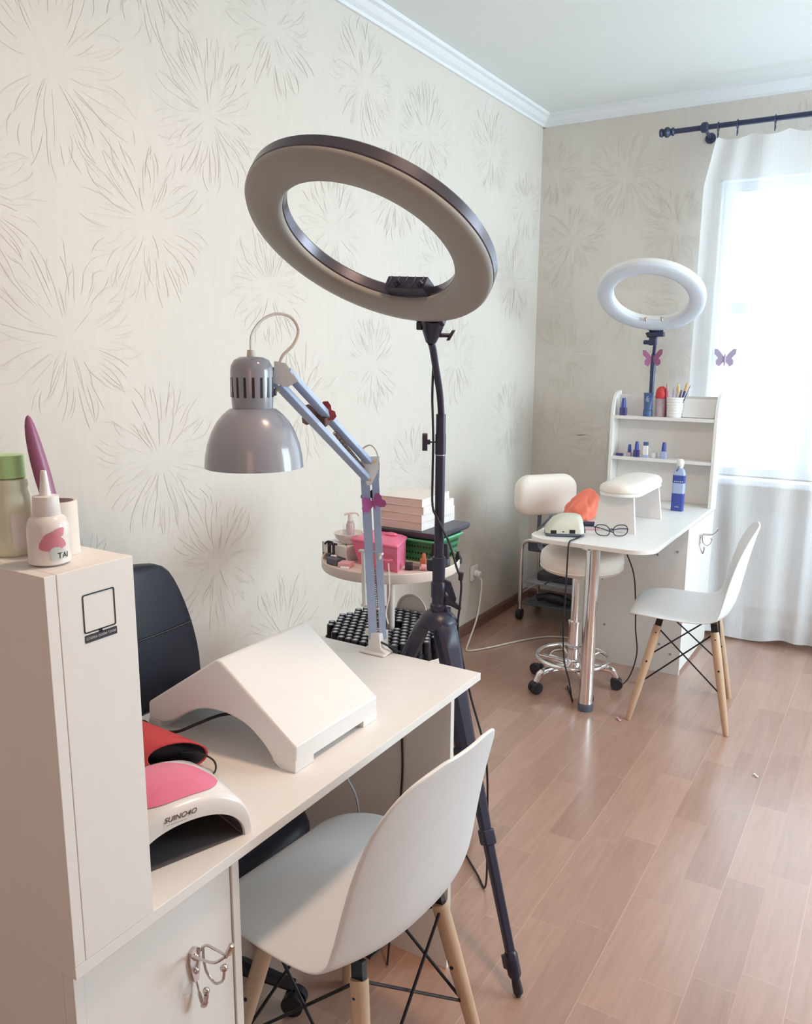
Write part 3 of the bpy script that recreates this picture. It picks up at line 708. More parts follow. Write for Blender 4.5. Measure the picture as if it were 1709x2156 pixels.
def chan(p0, p1, w, dep, m_side, name, parent=dl, lip=True):
    """U-section bar from p0 to p1, w wide along the view's side axis"""
    t = (V(p1)-V(p0)).normalized(); n = side - t*side.dot(t); n.normalize(); dpt = t.cross(n).normalized()
    b = BM()
    def bar(c0, c1, hw, hd):
        vs = [b.verts.new(c+n*sx*hw+dpt*sy*hd) for c in (V(c0), V(c1)) for sx, sy in ((-1,-1),(1,-1),(1,1),(-1,1))]
        for f in ((3,2,1,0),(4,5,6,7),(0,1,5,4),(1,2,6,5),(2,3,7,6),(3,0,4,7)): b.faces.new([vs[i] for i in f])
    p0, p1 = V(p0), V(p1)
    bar(p0-dpt*dep/2, p1-dpt*dep/2, w/2, 0.0009)
    bar(p0-n*w/2, p1-n*w/2, 0.0009, dep/2); bar(p0+n*w/2, p1+n*w/2, 0.0009, dep/2)
    return obj(name, b, m_side, parent, smooth=0)
n_low = V((0.86,0.51,0)).normalized()
chan(E0-n_low*0.010, E1-n_low*0.012, 0.020, 0.013, M['arm_blue'], 'lower_arm')
chan(E0+n_low*0.015, E1+n_low*0.013, 0.016, 0.013, M['arm_blue'], 'lower_arm')
t_up = (E2-E1).normalized(); n_up = V((0.35,0.2,0.9)); n_up = (n_up-t_up*n_up.dot(t_up)).normalized()
chan(E1+V((0,0,0.018)), E2+n_up*0.014, 0.016, 0.012, M['arm_blue'], 'upper_arm')
chan(E1+V((-0.004,-0.004,-0.022)), E2-n_up*0.016, 0.016, 0.012, M['arm_blue'], 'upper_arm')
# tension springs inside the arms
for p0, p1 in ((E1+V((-0.006,-0.020,0.008)), E1+(E2-E1)*0.46), (E0+V((0.003,0,0.02)), E0+(E1-E0)*0.42)):
    p0, p1 = V(p0), V(p1); nn, bb = frame_from(p1-p0); N_ = 200; b = BM()
    tube(b, [p0+(p1-p0)*i/N_ + (nn*math.cos(i*1.1)+bb*math.sin(i*1.1))*0.0042 for i in range(N_+1)], 0.0010, 5)
    obj('spring', b, M['brown'], dl)
b = BM(); tri = [(-0.022,0.030),(0.024,0.034),(0.020,-0.004),(0.004,-0.036),(-0.006,-0.036),(-0.018,-0.004)]
fw = V((-0.521,0.853,0))
for s in (-0.009, 0.009): prism(b, tri, s-0.0009, s+0.0009, lambda u, v, h: tuple(E1+side*u+V((0,0,v))+fw*h))
obj('elbow_plate', b, M['pvc'], dl, smooth=0)
for q_ in ((0.012,0.022),(-0.010,0.020),(0.0,-0.022)):
    b = BM(); c = E1+side*q_[0]+V((0,0,q_[1])); cyl(b, c-fw*0.013, c+fw*0.013, 0.004, seg=12); obj('pivot', b, M['gold'], dl)
b = BM()
for s in (-0.008, 0.008): prism(b, [(-0.014,0.030),(0.006,0.026),(0.030,-0.008),(0.010,-0.020),(-0.016,-0.012)], s-0.0009, s+0.0009, lambda u, v, h: tuple(E2+side*u+V((0,0,v))+fw*h))
obj('head_bracket', b, M['pvc'], dl, smooth=0)
b = BM(); box(b, tuple(E2+V((-0.030,-0.014,-0.010))), tuple(E2+V((-0.010,0.012,0.018)))); cyl(b, E2-side*0.02+V((0,0,-0.030)), E2-side*0.012+V((0,0,-0.030)), 0.007); obj('swivel', b, M['slate'], dl, bevel=0.002)
b = BM(); blob(b, E2+V((-0.022,-0.010,-0.026)), 0.007, 0.007, 0.007, 12, 8); cyl(b, E2+V((-0.03,-0.02,-0.026)), E2+V((-0.008,0.0,-0.026)), 0.0035, seg=10); obj('wing_screw', b, M['gold'], dl)
HX, HY = -1.056, 1.175
b = BM()
dome = [(0.036,1.396),(0.044,1.394),(0.056,1.384),(0.068,1.370),(0.079,1.350),(0.087,1.328),(0.0915,1.306),(0.0935,1.284)]
lathe(b, dome+[(0.092,1.284)]+[(r-0.002, z) for r, z in dome[::-1][1:]], (HX,HY,0), 56); sh = obj('shade', b, M['lamp_grey'], dl, smooth=60)
b = BM(); neck = [(0.0375,1.392),(0.0385,1.400),(0.0395,1.430),(0.0400,1.462),(0.0385,1.474),(0.033,1.484),(0.022,1.490),(0.0,1.491)]
lathe(b, neck, (HX,HY,0), 48); nk = obj('neck', b, M['lamp_grey'], dl, smooth=60)
b = BM()
for k in range(16):
    a = 2*PI*k/16; c, s = math.cos(a), math.sin(a); mt = basis((c,s,0),(-s,c,0),(0,0,1))
    box(b, (HX+0.0390*c-0.0011,HY+0.0390*s-0.0022,1.416), (HX+0.0390*c+0.0011,HY+0.0390*s+0.0022,1.453), mt)
obj('vent_slots', b, M['black'], nk, smooth=0)
b = BM(); cyl(b, (HX,HY,1.489), (HX,HY,1.503), 0.0085, 0.0075); obj('cable_gland', b, M['cord_white'], dl)
b = BM(); tube(b, spline([(HX,HY,1.502),(-1.061,1.184,1.531),(-1.054,1.204,1.557),(-1.040,1.229,1.570),(-1.025,1.255,1.565),(-1.020,1.271,1.541),(-1.028,1.265,1.514),(-1.044,1.252,1.493),(-1.050,1.248,1.474)],8), 0.0032, 8, flat=0.6); obj('cord', b, M['cord_white'], dl)
b = BM(); tube(b, spline([E1+V((-0.020,-0.016,0.030)), E1+V((-0.014,-0.010,0.052)), E1+V((0.002,0,0.062)), E1+V((0.014,0.008,0.048)), E1+V((0.020,0.012,0.020)), E1+V((0.020,0.012,-0.02))],8), 0.0022, 8); obj('cord', b, M['cord_white'], dl)
b = BM(); box(b, (-1.155,1.674,0.855), (-1.100,1.680,0.860)); cyl(b, (-1.147,1.677,0.858), (-1.149,1.677,1.003), 0.005); box(b, (-1.160,1.671,1.000), (-1.090,1.682,1.005)); blob(b, (-1.097,1.675,0.994), 0.005,0.005,0.007,10,8); obj('tension_rod', b, M['cord_white'], dl, smooth=40)
b = BM(); tube(b, spline([E0+V((0.026,0.012,0.20)), E0+V((0.028,0.014,0.12)), E0+V((0.020,0.010,0.07)), E0+V((0.026,0.012,0.04))],6), 0.0018, 6); obj('pull_wire', b, M['cord_white'], dl)
b = BM(); tube(b, spline([(-1.118,1.672,T+0.042),(-1.100,1.672,T+0.036),(-1.080,1.680,T+0.026),(-1.060,1.697,T+0.010),(-1.045,1.716,T-0.02),(-1.044,1.726,T-0.15)],8), 0.0028, 8); obj('mains_cord', b, M['cord_black'], dl)

def wing_poly(kind):
    if kind == 'heart': return [(0,0),(0.006,0.016),(0.014,0.024),(0.023,0.023),(0.027,0.014),(0.026,0.006),(0.032,0.002),(0.033,-0.008),(0.026,-0.014),(0.014,-0.012),(0.005,-0.006)]
    return [(0,0.003),(0.007,0.014),(0.018,0.026),(0.026,0.026),(0.025,0.014),(0.016,0.004),(0.021,-0.002),(0.020,-0.012),(0.012,-0.016),(0.004,-0.008)]
def butterfly(name, label, loc, s, ux, uy, fold, mw, mb, kind='heart', group=None, mw2=None):
    """two raised wings on a small clip body; ux = wing direction, uy = body direction"""
    ux, uy = V(ux).normalized(), V(uy); uy = (uy-ux*uy.dot(ux)).normalized(); uz = ux.cross(uy)
    th = thing(name, label, 'butterfly', loc)
    c = V(loc)
    for sg in (1, -1):
        b = BM(); pts = wing_poly(kind)
        f = lambda u, v, h, sg=sg: tuple(c + (ux*sg*math.cos(fold)+uz*math.sin(fold))*u*s + uy*v*s + uz*h)
        prism(b, pts, -0.0006, 0.0006, f); obj('wing', b, mw if sg == 1 or mw2 is None else mw2, th, smooth=0)
    b = BM(); tube(b, [c-uy*0.016*s, c-uy*0.006*s, c+uy*0.008*s, c+uy*0.014*s], [0.001*s,0.003*s,0.003*s,0.0012*s], 8); obj('body', b, mb, th)
    return th
butterfly('decor_butterfly', 'dark red butterfly clipped on the upper arm of the grey desk lamp', (-1.088,1.420,1.366), 1.15, (0.8,0.5,0.18), (-0.2,-0.25,0.9), 0.15, M['wine'], M['brown'], mw2=M['brown'])
b = BM(); c = V((-1.085,1.436,1.358)); box(b, c-V((0.014,0.016,0.011)), c+V((0.014,0.016,0.011)), MX.Rotation(0.5, 3, side)); single('hair_clip', b, M['brown'], 'small brown clip gripping the upper arm of the grey desk lamp', 'clip', tuple(c), bevel=0.003)
butterfly('decor_butterfly', 'magenta butterfly clipped on the lower arm of the grey desk lamp', (-1.102,1.655,1.133), 1.0, (0.85,0.5,0.35), (0.25,0.1,0.9), 0.35, M['purple'], M['purple'])
butterfly('decor_butterfly', 'brown butterfly half hidden behind the lower arm of the desk lamp', (-1.126,1.668,1.150), 0.62, (0.85,0.5,0.0), (0.1,0.05,0.9), 0.3, M['brown'], M['brown'])

# ------------------------------------------------------------------ ring lights
def ring_light(name, label, loc, c, N_, R, mount, neck, pole, mats, legs=None, group=None, detail=True):
    th = thing(name, label, 'ring light', loc, 0, group)
    c, N_, mount = V(c), V(N_).normalized(), V(mount)
    md = (mount-c); md = (md-N_*md.dot(N_)).normalized(); tg = N_.cross(md)
    mt = basis(tg, md, N_)                      # local x tangent, y towards the mount, z out of the lit face
    ri = R*0.70
    b = BM(); lathe(b, [(R*0.985,0.0),(R,-0.004),(R,-0.024),(R*0.985,-0.028),(ri*1.02,-0.028),(ri,-0.024),(ri,-0.004),(ri*1.02,0.0)], tuple(c), 96, mt, closed=True); obj('housing', b, mats[0], th, smooth=40)
    b = BM(); w = (R-ri)/2; rc = (R+ri)/2
    lathe(b, [(rc+w*0.985,-0.0005),(rc+w*0.97,0.006),(rc+w*0.86,0.012),(rc+w*0.45,0.0155),(rc,0.0165),(rc-w*0.45,0.0155),(rc-w*0.86,0.012),(rc-w*0.97,0.006),(rc-w*0.985,-0.0005)], tuple(c), 96, mt, closed=True); obj('diffuser', b, mats[1], th, smooth=80)
    P = lambda x, y, z: tuple(c+tg*x+md*y+N_*z)
    if detail:
        b = BM(); box(b, (0,0,0), (0.104,0.030,0.030)); b.transform(MX.Translation((-0.052,ri-0.034,-0.030))); b.transform(MX.Translation(c) @ mt.to_4x4())
        for k in range(5):
            bb = (-0.042+0.021*k)
            vs0 = P(bb, ri-0.036, -0.02)
            cyl(b, P(bb, ri-0.0345, 0.0), P(bb, ri-0.0345, -0.03), 0.0016, seg=6)
        obj('control_box', b, mats[2], th, bevel=0.003)
        for x in (-0.020, 0.040):
            b = BM(); cyl(b, P(x, ri-0.034, -0.012), P(x, ri-0.046, -0.012), 0.008, 0.006, 14); obj('dial', b, mats[2], th)
    # mounting block under the ring, tilt clamp, wing screw
    b = BM(); vs = [(-0.040,R-0.004,-0.028),(0.040,R-0.004,-0.028),(0.034,R+0.030,-0.028),(-0.034,R+0.030,-0.028),(-0.040,R-0.004,0.0),(0.040,R-0.004,0.0),(0.034,R+0.030,0.0),(-0.034,R+0.030,0.0)]
    vv = [b.verts.new(P(*p)) for p in vs]
    for f in ((3,2,1,0),(4,5,6,7),(0,1,5,4),(1,2,6,5),(2,3,7,6),(3,0,4,7)): b.faces.new([vv[i] for i in f])
    obj('mount_plate', b, mats[2], th, bevel=0.002)
    top = V(P(0, R+0.024, -0.014)); n0 = V(neck[0])
    b = BM(); tube(b, [top, top+(n0-top)*0.45, n0], [0.030,0.024,0.0125], 12); obj('tilt_joint', b, mats[2], th)
    sd = side if detail else -side
    b = BM(); k0 = top+(n0-top)*0.62+V((0,0,-0.004)); tube(b, [k0, k0+sd*0.046], 0.0050, 8); prism(b, rrect(0,0,0.030,0.012,0.005), 0, 0.008, lambda u, v, h: tuple(k0+sd*(0.040+h)+V((0,0,1))*u*0.8+sd*u*0.45+fw*v)); obj('wing_screw', b, mats[2], th, bevel=0.001)
    b = BM(); k1 = top+(n0-top)*0.30-sd*0.028; box(b, k1-V((0.007,0.007,0.009)), k1+V((0.007,0.007,0.009))); obj('tilt_stop', b, mats[2], th, bevel=0.002)
    b = BM(); tube(b, spline(neck, 8), 0.0088, 12); obj('gooseneck', b, mats[2], th)
    px, py, zt, zb = pole
    b = BM(); cyl(b, (px,py,zt), (px,py,zt-0.05), 0.0125); cyl(b, (px,py,zt-0.05), (px,py,zt-0.10), 0.0138); obj('socket', b, mats[2], th)
    b = BM(); cyl(b, (px,py,zb), (px,py,zt-0.10), 0.0125); obj('pole', b, mats[2], th)
    if detail:
        b = BM(); lathe(b, [(0.0132,0),(0.0132,0.002)], (px,py,zt-0.103), 24); obj('pole_band', b, M['silver'], th)
        b = BM(); k = V((px,py,zt-0.07)); tube(b, [k, k-side*0.030], 0.0022, 8); tube(b, [k-side*0.026, k-side*0.033], 0.0065, 10); prism(b, rrect(0,0,0.044,0.016,0.006), 0, 0.013, lambda u, v, h: tuple(k-side*(0.033+h)+V((0,0,1))*u+fw*v)); obj('clamp_knob', b, mats[2], th, bevel=0.002)
    return th
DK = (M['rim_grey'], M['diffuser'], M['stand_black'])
PX, PY = -0.993, 1.794
NC = (-0.954,1.415,1.7135)
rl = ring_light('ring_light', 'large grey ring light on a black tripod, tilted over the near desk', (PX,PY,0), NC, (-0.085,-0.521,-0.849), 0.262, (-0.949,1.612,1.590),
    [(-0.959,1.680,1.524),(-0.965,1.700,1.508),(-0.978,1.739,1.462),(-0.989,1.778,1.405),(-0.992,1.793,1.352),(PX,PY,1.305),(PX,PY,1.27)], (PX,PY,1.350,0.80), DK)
SB = M['stand_black']
b = BM(); lathe(b, [(0.0150,0.985),(0.0175,0.983),(0.0175,0.968),(0.0165,0.945),(0.0165,0.915)], (PX,PY,0), 28); obj('collar', b, SB, rl)
b = BM(); box(b, (PX-0.030,PY-0.012,0.945), (PX-0.010,PY+0.012,0.975)); obj('collar_block', b, SB, rl, bevel=0.002)
b = BM(); lathe(b, [(0.0160,0.920),(0.0195,0.915),(0.0195,0.878),(0.0170,0.874),(0.0165,0.860),(0.0215,0.856),(0.0215,0.830)], (PX,PY,0), 28); obj('sleeve', b, SB, rl)
def lever(z, ln, dz, nm):
    b = BM(); p = V((PX,PY,z))+side*0.017
    pts = [(0.0,0.012),(0.016,0.004),(ln,-dz),(ln*0.92,-dz-0.008),(ln*0.3,-dz*0.75),(0.0,-0.016)]
    prism(b, pts, -0.007, 0.007, lambda u, v, h: tuple(p+side*u+V((0,0,v))+fw*h)); obj(nm, b, SB, rl, bevel=0.002)
lever(0.912, 0.030, 0.040, 'locking_lever'); lever(0.872, 0.044, 0.024, 'locking_lever')
b = BM(); box(b, (PX+0.012,PY-0.004,0.826), (PX+0.030,PY+0.016,0.850)); obj('hinge_lug', b, SB, rl, bevel=0.002)
b = BM(); lathe(b, [(0.022,0.842),(0.027,0.840),(0.038,0.832),(0.048,0.820),(0.053,0.806),(0.048,0.800),(0.014,0.800)], (PX,PY,0), 36); obj('leg_crown', b, SB, rl, smooth=60)
for deg, R_ in ((-31,0.406),(101,0.36),(207,0.38)):
    a = math.radians(deg); d = V((math.cos(a), math.sin(a), 0)); tn = V((-d.y, d.x, 0))
    p0 = V((PX,PY,0.816))+d*0.032; p1 = V((PX,PY,0.012))+d*R_
    lp = lambda t: p0+(p1-p0)*t
    b = BM(); ax = (p1-p0).normalized(); nn = ax.cross(tn).normalized()
    def sec_(t, w, h): c = lp(t); return [b.verts.new(c+tn*sx*w+nn*sy*h) for sx, sy in ((-1,-.6),(-.6,-1),(.6,-1),(1,-.6),(1,.6),(.6,1),(-.6,1),(-1,.6))]
    rows = [sec_(t, w, h) for t, w, h in ((0.0,0.024,0.012),(0.03,0.028,0.019),(0.08,0.0265,0.020),(0.16,0.0225,0.017),(0.30,0.0185,0.0135),(0.50,0.016,0.012),(0.62,0.0125,0.010),(0.95,0.0105,0.009))]
    for r_, s_ in zip(rows, rows[1:]):
        for k in range(8): b.faces.new((r_[k], r_[(k+1)%8], s_[(k+1)%8], s_[k]))
    b.faces.new(rows[0][::-1]); b.faces.new(rows[-1])
    lg = obj('leg', b, SB, rl, smooth=30)
    b = BM(); c = lp(0.60); box(b, c-V((0.016,0.016,0.019)), c+V((0.016,0.016,0.019)), basis(tn, nn, ax)); obj('leg_lock', b, SB, lg, bevel=0.004)
    b = BM(); c = lp(0.925); tube(b, [lp(0.895), lp(0.905), lp(0.955), lp(0.965)], [0.013,0.0165,0.0165,0.012], 16); box(b, c-V((0.022,0.012,0.016)), c+V((0.006,0.012,0.016)), basis(tn, nn, ax)); obj('leg_clamp', b, SB, lg, bevel=0.003)
    b = BM(); tube(b, [lp(0.96), lp(0.99), p1, p1-V((0,0,0.010))], [0.010,0.012,0.012,0.006], 16); obj('rubber_foot', b, M['black'], lg)
# power cord of the ring light: loops off the gooseneck, winds round the pole, hangs to the floor
cord = [(-0.975,1.722,1.490),(-0.994,1.752,1.44),(-1.006,1.772,1.39),(-1.004,1.772,1.345),(-1.005,1.778,1.28),(-1.008,1.782,1.20),(-1.003,1.775,1.12),(-0.990,1.776,1.09),(-0.978,1.784,1.06),(-0.965,1.80,1.02),(-0.950,1.810,0.96),(-0.938,1.815,0.92),(-0.940,1.815,0.86),(-0.945,1.815,0.80),(-0.935,1.82,0.72),(-0.915,1.84,0.60),(-0.88,1.87,0.42),(-0.875,1.88,0.2),(-0.88,1.89,0.02),(-0.94,1.95,0.006),(-1.1,2.1,0.006)]
b = BM(); tube(b, spline(cord, 8), 0.0030, 8); cyl(b, (-0.9385,1.815,0.945), (-0.940,1.815,0.925), 0.007, 0.006, 10); obj('power_cord', b, M['cord_black'], rl)

FX, FY = -1.172, 4.412
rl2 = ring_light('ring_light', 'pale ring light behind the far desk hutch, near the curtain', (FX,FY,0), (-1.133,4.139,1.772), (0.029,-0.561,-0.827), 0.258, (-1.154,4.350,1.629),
    [(-1.160,4.372,1.585),(-1.166,4.398,1.545),(FX,FY,1.50),(FX,FY,1.46)], (FX,FY,1.50,0.02), (M['white'], M['diffuser_hazed'], M['curtain_rod']), detail=False)
for deg in (100, 178, 4):
    a = math.radians(deg); d = V((math.cos(a), math.sin(a), 0)); r_ = 0.16 if deg == 100 else 0.27
    b = BM(); tube(b, [V((FX,FY,0.52)), V((FX,FY,0.01))+d*r_], 0.010, 8); obj('leg', b, M['stand_black'], rl2)
b = BM(); box(b, (-1.195,4.340,1.588), (-1.110,4.372,1.612)); box(b, (-1.186,4.350,1.545), (-1.148,4.378,1.590)); cyl(b, (-1.215,4.362,1.560), (-1.180,4.362,1.560), 0.011, seg=12); obj('tilt_bracket', b, M['curtain_rod'], rl2, bevel=0.003)
for x in (-0.036, 0.045):
    b = BM(); cyl(b, (-1.15+x,4.27,1.668), (-1.15+x,4.262,1.680), 0.010, 0.007, 12); obj('dial', b, M['steel'], rl2)
b = BM()
butterfly('decor_butterfly', 'plum butterfly clipped on the stand of the pale ring light', (FX,FY-0.018,1.470), 2.0, (0.93,0.25,0.05), (0,0.05,1), 0.25, M['handle_purple'], M['curtain_rod'], 'wing')
b.free()
butterfly('decor_butterfly', 'lilac butterfly pinned on the sheer curtain', (-0.823,4.448,1.475), 2.05, (0.98,0.02,0.0), (0,0,1), 0.05, M['lilac'], M['lilac'], 'wing')

# ------------------------------------------------------------------ moulded chairs on beech legs
def make_chair(name, label, loc, rz):
    """local +x is the way the sitter faces"""
    th = thing(name, label, 'chair', loc, rz, None)
    prof = [(0.204,0.420,0.095,0.000),(0.214,0.433,0.125,0.000),(0.207,0.446,0.158,0.002),(0.172,0.453,0.200,0.006),(0.110,0.452,0.229,0.012),(0.030,0.444,0.234,0.018),(-0.050,0.437,0.233,0.024),
            (-0.115,0.441,0.231,0.032),(-0.160,0.465,0.227,0.042),(-0.185,0.510,0.221,0.050),(-0.200,0.570,0.214,0.052),(-0.213,0.640,0.206,0.049),(-0.226,0.710,0.194,0.041),(-0.238,0.765,0.174,0.030),(-0.246,0.800,0.145,0.019),(-0.252,0.820,0.105,0.010),(-0.255,0.830,0.055,0.004)]
    P = spline([(x, z, 0) for x, z, w, c in prof], 3); Wd = spline([(w, c, 0) for x, z, w, c in prof], 3)
    m = 20; b = BM(); rows = []
    for i, (p, w) in enumerate(zip(P, Wd)):
        a, c = P[max(i-1,0)], P[min(i+1,len(P)-1)]; t = V((c.x-a.x, c.y-a.y)).normalized()
        n = V((t.y, -t.x)) ; n = -n if n.y < 0 and p.y < 0.46 else n
        n = V((abs(t.y), abs(t.x)))          # towards the sitter: up on the seat, forward on the back
        row = []
        for j in range(m+1):
            s = -1+2*j/m; k = w.y*abs(s)**2.4
            row.append(b.verts.new((p.x+n.x*k, s*w.x, p.y+n.y*k)))
        rows.append(row)
    for r_, s_ in zip(rows, rows[1:]):
        for j in range(m): b.faces.new((r_[j], r_[j+1], s_[j+1], s_[j]))
    o = obj('seat_shell', b, M['shell'], th, local=True, smooth=180, solid=0.007, sub=1)
    legs = {}
    for sx in (1, -1):
        for sy in (1, -1):
            t0 = V((0.105*sx-0.012, 0.125*sy, 0.425)); t1 = V((0.192*sx-0.004, 0.200*sy, 0.0))
            legs[(sx,sy)] = (t0, t1); q = lambda t: t0+(t1-t0)*t
            b = BM(); tube(b, [q(0.055), q(0.065), q(0.35), q(0.75), q(0.995), t1], [0.0160,0.0172,0.0172,0.0148,0.0115,0.0105], 16)
            lg = obj('leg', b, M['beech'], th, local=True)
            b = BM(); ax_ = (t1-t0).normalized(); c = q(0.035); box(b, c-V((0.013,0.0065,0.026)), c+V((0.013,0.0065,0.026)), basis(V((1,0,0)), ax_.cross(V((1,0,0))).normalized(), ax_)); c2_ = q(0.115); cyl(b, c2_-V((0,0.0176*sy,0)), c2_+V((0,0.0176*sy,0)), 0.0032, seg=8); obj('leg_bracket', b, M['black_metal'], lg, local=True)
            b = BM(); c = q(0.40); cyl(b, c-V((0,0.019*sy,0)), c+V((0,0.019*sy,0)), 0.004, seg=10); obj('bolt', b, M['black_metal'], lg, local=True)
    L_ = lambda k, t: legs[k][0]+(legs[k][1]-legs[k][0])*t
    for a, c in (((1,1),(1,-1)),((-1,1),(-1,-1)),((1,1),(-1,1)),((1,-1),(-1,-1))):
        for p, q_ in ((a, c), (c, a)):
            off = V((0.005,0.005,0)) if p == a else V((-0.005,-0.005,0))
            b = BM(); cyl(b, L_(p,0.06)+off, L_(q_,0.62)+off, 0.0034, seg=8); obj('brace_rod', b, M['black_metal'], th, local=True)
    b = BM()
    for sx in (1,-1): box(b, (0.105*sx-0.022,-0.105,0.4255), (0.105*sx-0.002,0.105,0.4295))
    box(b, (-0.105,-0.012,0.4257), (0.09,0.012,0.4293)); obj('seat_mount', b, M['black_metal'], th, local=True, smooth=0)
    return th
ch1 = make_chair('shell_chair', 'white plastic shell chair on beech legs pulled up to the near desk', (-0.842,1.188,0), math.radians(175.5))
ch2 = dup(ch1, (-0.712,3.443,0), math.radians(188.9), 'white plastic shell chair on beech legs beside the far desk and curtain')

# ------------------------------------------------------------------ black office chair behind the near desk
oc = thing('office_chair', 'black high-backed office chair between the near desk and the wall', 'chair', (-1.36, 1.19, 0))
b = BM(); rows = []
bp = [(0.500,0.185),(0.520,0.225),(0.56,0.265),(0.62,0.285),(0.70,0.282),(0.78,0.268),(0.86,0.246),(0.93,0.220),(0.965,0.195),(0.983,0.140)]
for z, w in bp:
    x = -1.575-0.085*(z-0.5)+0.03*math.sin((z-0.5)*5)
    front = [(x+0.028-0.030*abs(s)**3+0.020*s*s, 1.215+s*w, z) for s in [-1+2*k/14 for k in range(15)]]
    back = [(x-0.034+0.028*abs(s)**3, 1.215+s*w*0.995, z) for s in [1-2*k/14 for k in range(15)]]
    rows.append([b.verts.new(p) for p in front+back])
for r_, s_ in zip(rows, rows[1:]):
    n = len(r_)
    for k in range(n): b.faces.new((r_[k], r_[(k+1)%n], s_[(k+1)%n], s_[k]))
b.faces.new(rows[0][::-1]); b.faces.new(rows[-1])
bk = obj('backrest', b, M['leather'], oc, smooth=60, sub=1)
def back_x(z, s): return -1.575-0.085*(z-0.5)+0.03*math.sin((z-0.5)*5)+0.028-0.030*abs(s)**3+0.020*s*s
for z, w in ((0.805,0.255),(0.615,0.270)):
    b = BM(); tube(b, [(back_x(z, s)+0.0015, 1.215+s*w, z) for s in [-0.97+1.94*k/14 for k in range(15)]], 0.0028, 6); obj('stitched_seam', b, M['ink'], bk)
b = BM(); prof = rrect(-1.345,1.215,0.49,0.46,(0.10,0.06,0.06,0.14),8)
rows = [[b.verts.new((-1.345+(u+1.345)*s, 1.215+(v-1.215)*s, z)) for u, v in prof] for z, s in ((0.325,0.90),(0.333,0.965),(0.350,1.0),(0.385,1.0),(0.405,0.975),(0.416,0.92),(0.421,0.80),(0.417,0.4))]
for r_, s_ in zip(rows, rows[1:]):
    n = len(r_)
    for k in range(n): b.faces.new((r_[k], r_[(k+1)%n], s_[(k+1)%n], s_[k]))
b.faces.new(rows[0][::-1]); b.faces.new(rows[-1])
obj('seat', b, M['leather'], oc, smooth=60)
b = BM(); tube(b, spline([(-1.30,1.19,0.318),(-1.48,1.20,0.312),(-1.640,1.21,0.36),(-1.622,1.212,0.53)],6), 0.020, 10, flat=0.6); obj('back_bracket', b, M['black'], oc)
for sy in (-1, 1):
    yy = 1.215+0.262*sy
    b = BM(); tube(b, spline([(-1.40,1.175+0.18*sy,0.318),(-1.40,yy,0.325),(-1.41,yy,0.45),(-1.43,yy,0.60)],6), 0.014, 10); box(b, (-1.54,yy-0.025,0.595), (-1.36,yy+0.025,0.622)); obj('armrest', b, M['black'], oc, bevel=0.006)
b = BM(); cyl(b, (-1.30,1.19,0.323), (-1.30,1.19,0.20), 0.022); cyl(b, (-1.30,1.19,0.22), (-1.30,1.19,0.08), 0.028); obj('gas_column', b, M['black'], oc)
for k in range(5):
    a = math.radians(20+72*k); d = V((math.cos(a), math.sin(a), 0)); c = V((-1.30,1.19,0))
    b = BM(); tube(b, [c+V((0,0,0.105)), c+d*0.12+V((0,0,0.095)), c+d*0.245+V((0,0,0.065))], [0.026,0.020,0.014], 10); obj('base_arm', b, M['black'], oc)
    b = BM(); w = c+d*0.245+V((0,0,0.026)); tn = V((-d.y,d.x,0)); cyl(b, w-tn*0.022, w-tn*0.004, 0.026, seg=18); cyl(b, w+tn*0.004, w+tn*0.022, 0.026, seg=18); cyl(b, w-tn*0.004, w+tn*0.004, 0.012); obj('caster', b, M['black'], oc)
b = BM(); tube(b, spline([(-0.965,1.568,0.716),(-0.962,1.566,0.60),(-0.960,1.566,0.50),(-0.966,1.566,0.40),(-0.97,1.55,0.2),(-0.96,1.50,0.006)],8), 0.0028, 8)
single('hanging_cord', b, M['cord_black'], 'thin black cord hanging under the near desk against the end panel', 'cord', (-0.965,1.566,0.36))
b = BM(); tube(b, spline([(-1.03,1.36,0.716),(-1.03,1.375,0.64),(-1.015,1.405,0.55),(-1.005,1.44,0.46),(-1.01,1.455,0.3),(-1.02,1.46,0.006)],8), 0.0028, 8)
single('hanging_cord', b, M['grey_shelf'], 'thin grey cord hanging under the near desk beside the chair seat', 'cord', (-1.01,1.37,0.36))

# ------------------------------------------------------------------ round trolley by the wall
TX, TY = -1.315, 2.07
tr = thing('round_trolley', 'cream round tiered trolley by the wall behind the near desk', 'trolley', (TX, TY, 0))
CR = mat('cream_metal', (0.78, 0.68, 0.62), 0.4); M['cream_metal'] = CR
def tray(z, nm):
    b = BM(); lathe(b, [(0.0,z),(0.200,z),(0.2105,z-0.009),(0.213,z-0.004),(0.213,z+0.019),(0.2115,z+0.021),(0.2085,z+0.019),(0.2075,z+0.008),(0.203,z+0.0042),(0.0,z+0.0042)], (TX,TY,0), 72); return obj(nm, b, CR, tr, smooth=35)
tray(0.862, 'upper_tray'); tray(0.590, 'middle_tray'); tray(0.115, 'lower_tray')
b = BM(); cyl(b, (TX,TY,0.118), (TX,TY,0.863), 0.0125, seg=24); obj('post', b, CR, tr)
b = BM(); tube(b, spline([(TX-0.03,TY+0.02,0.866),(TX-0.03,TY+0.02,0.91),(TX-0.03,TY+0.02,0.93)],3), 0.006, 8); obj('post_cap', b, CR, tr)
for k in range(4):
    a = PI/4+PI/2*k; c = V((TX+0.17*math.cos(a), TY+0.17*math.sin(a), 0))
    b = BM(); cyl(b, c+V((0,0,0.116)), c+V((0,0,0.06)), 0.007); cyl(b, c+V((-0.014,0,0.032)), c+V((0.014,0,0.032)), 0.031, seg=20); obj('caster', b, M['black'], tr)
TZ = 0.8664
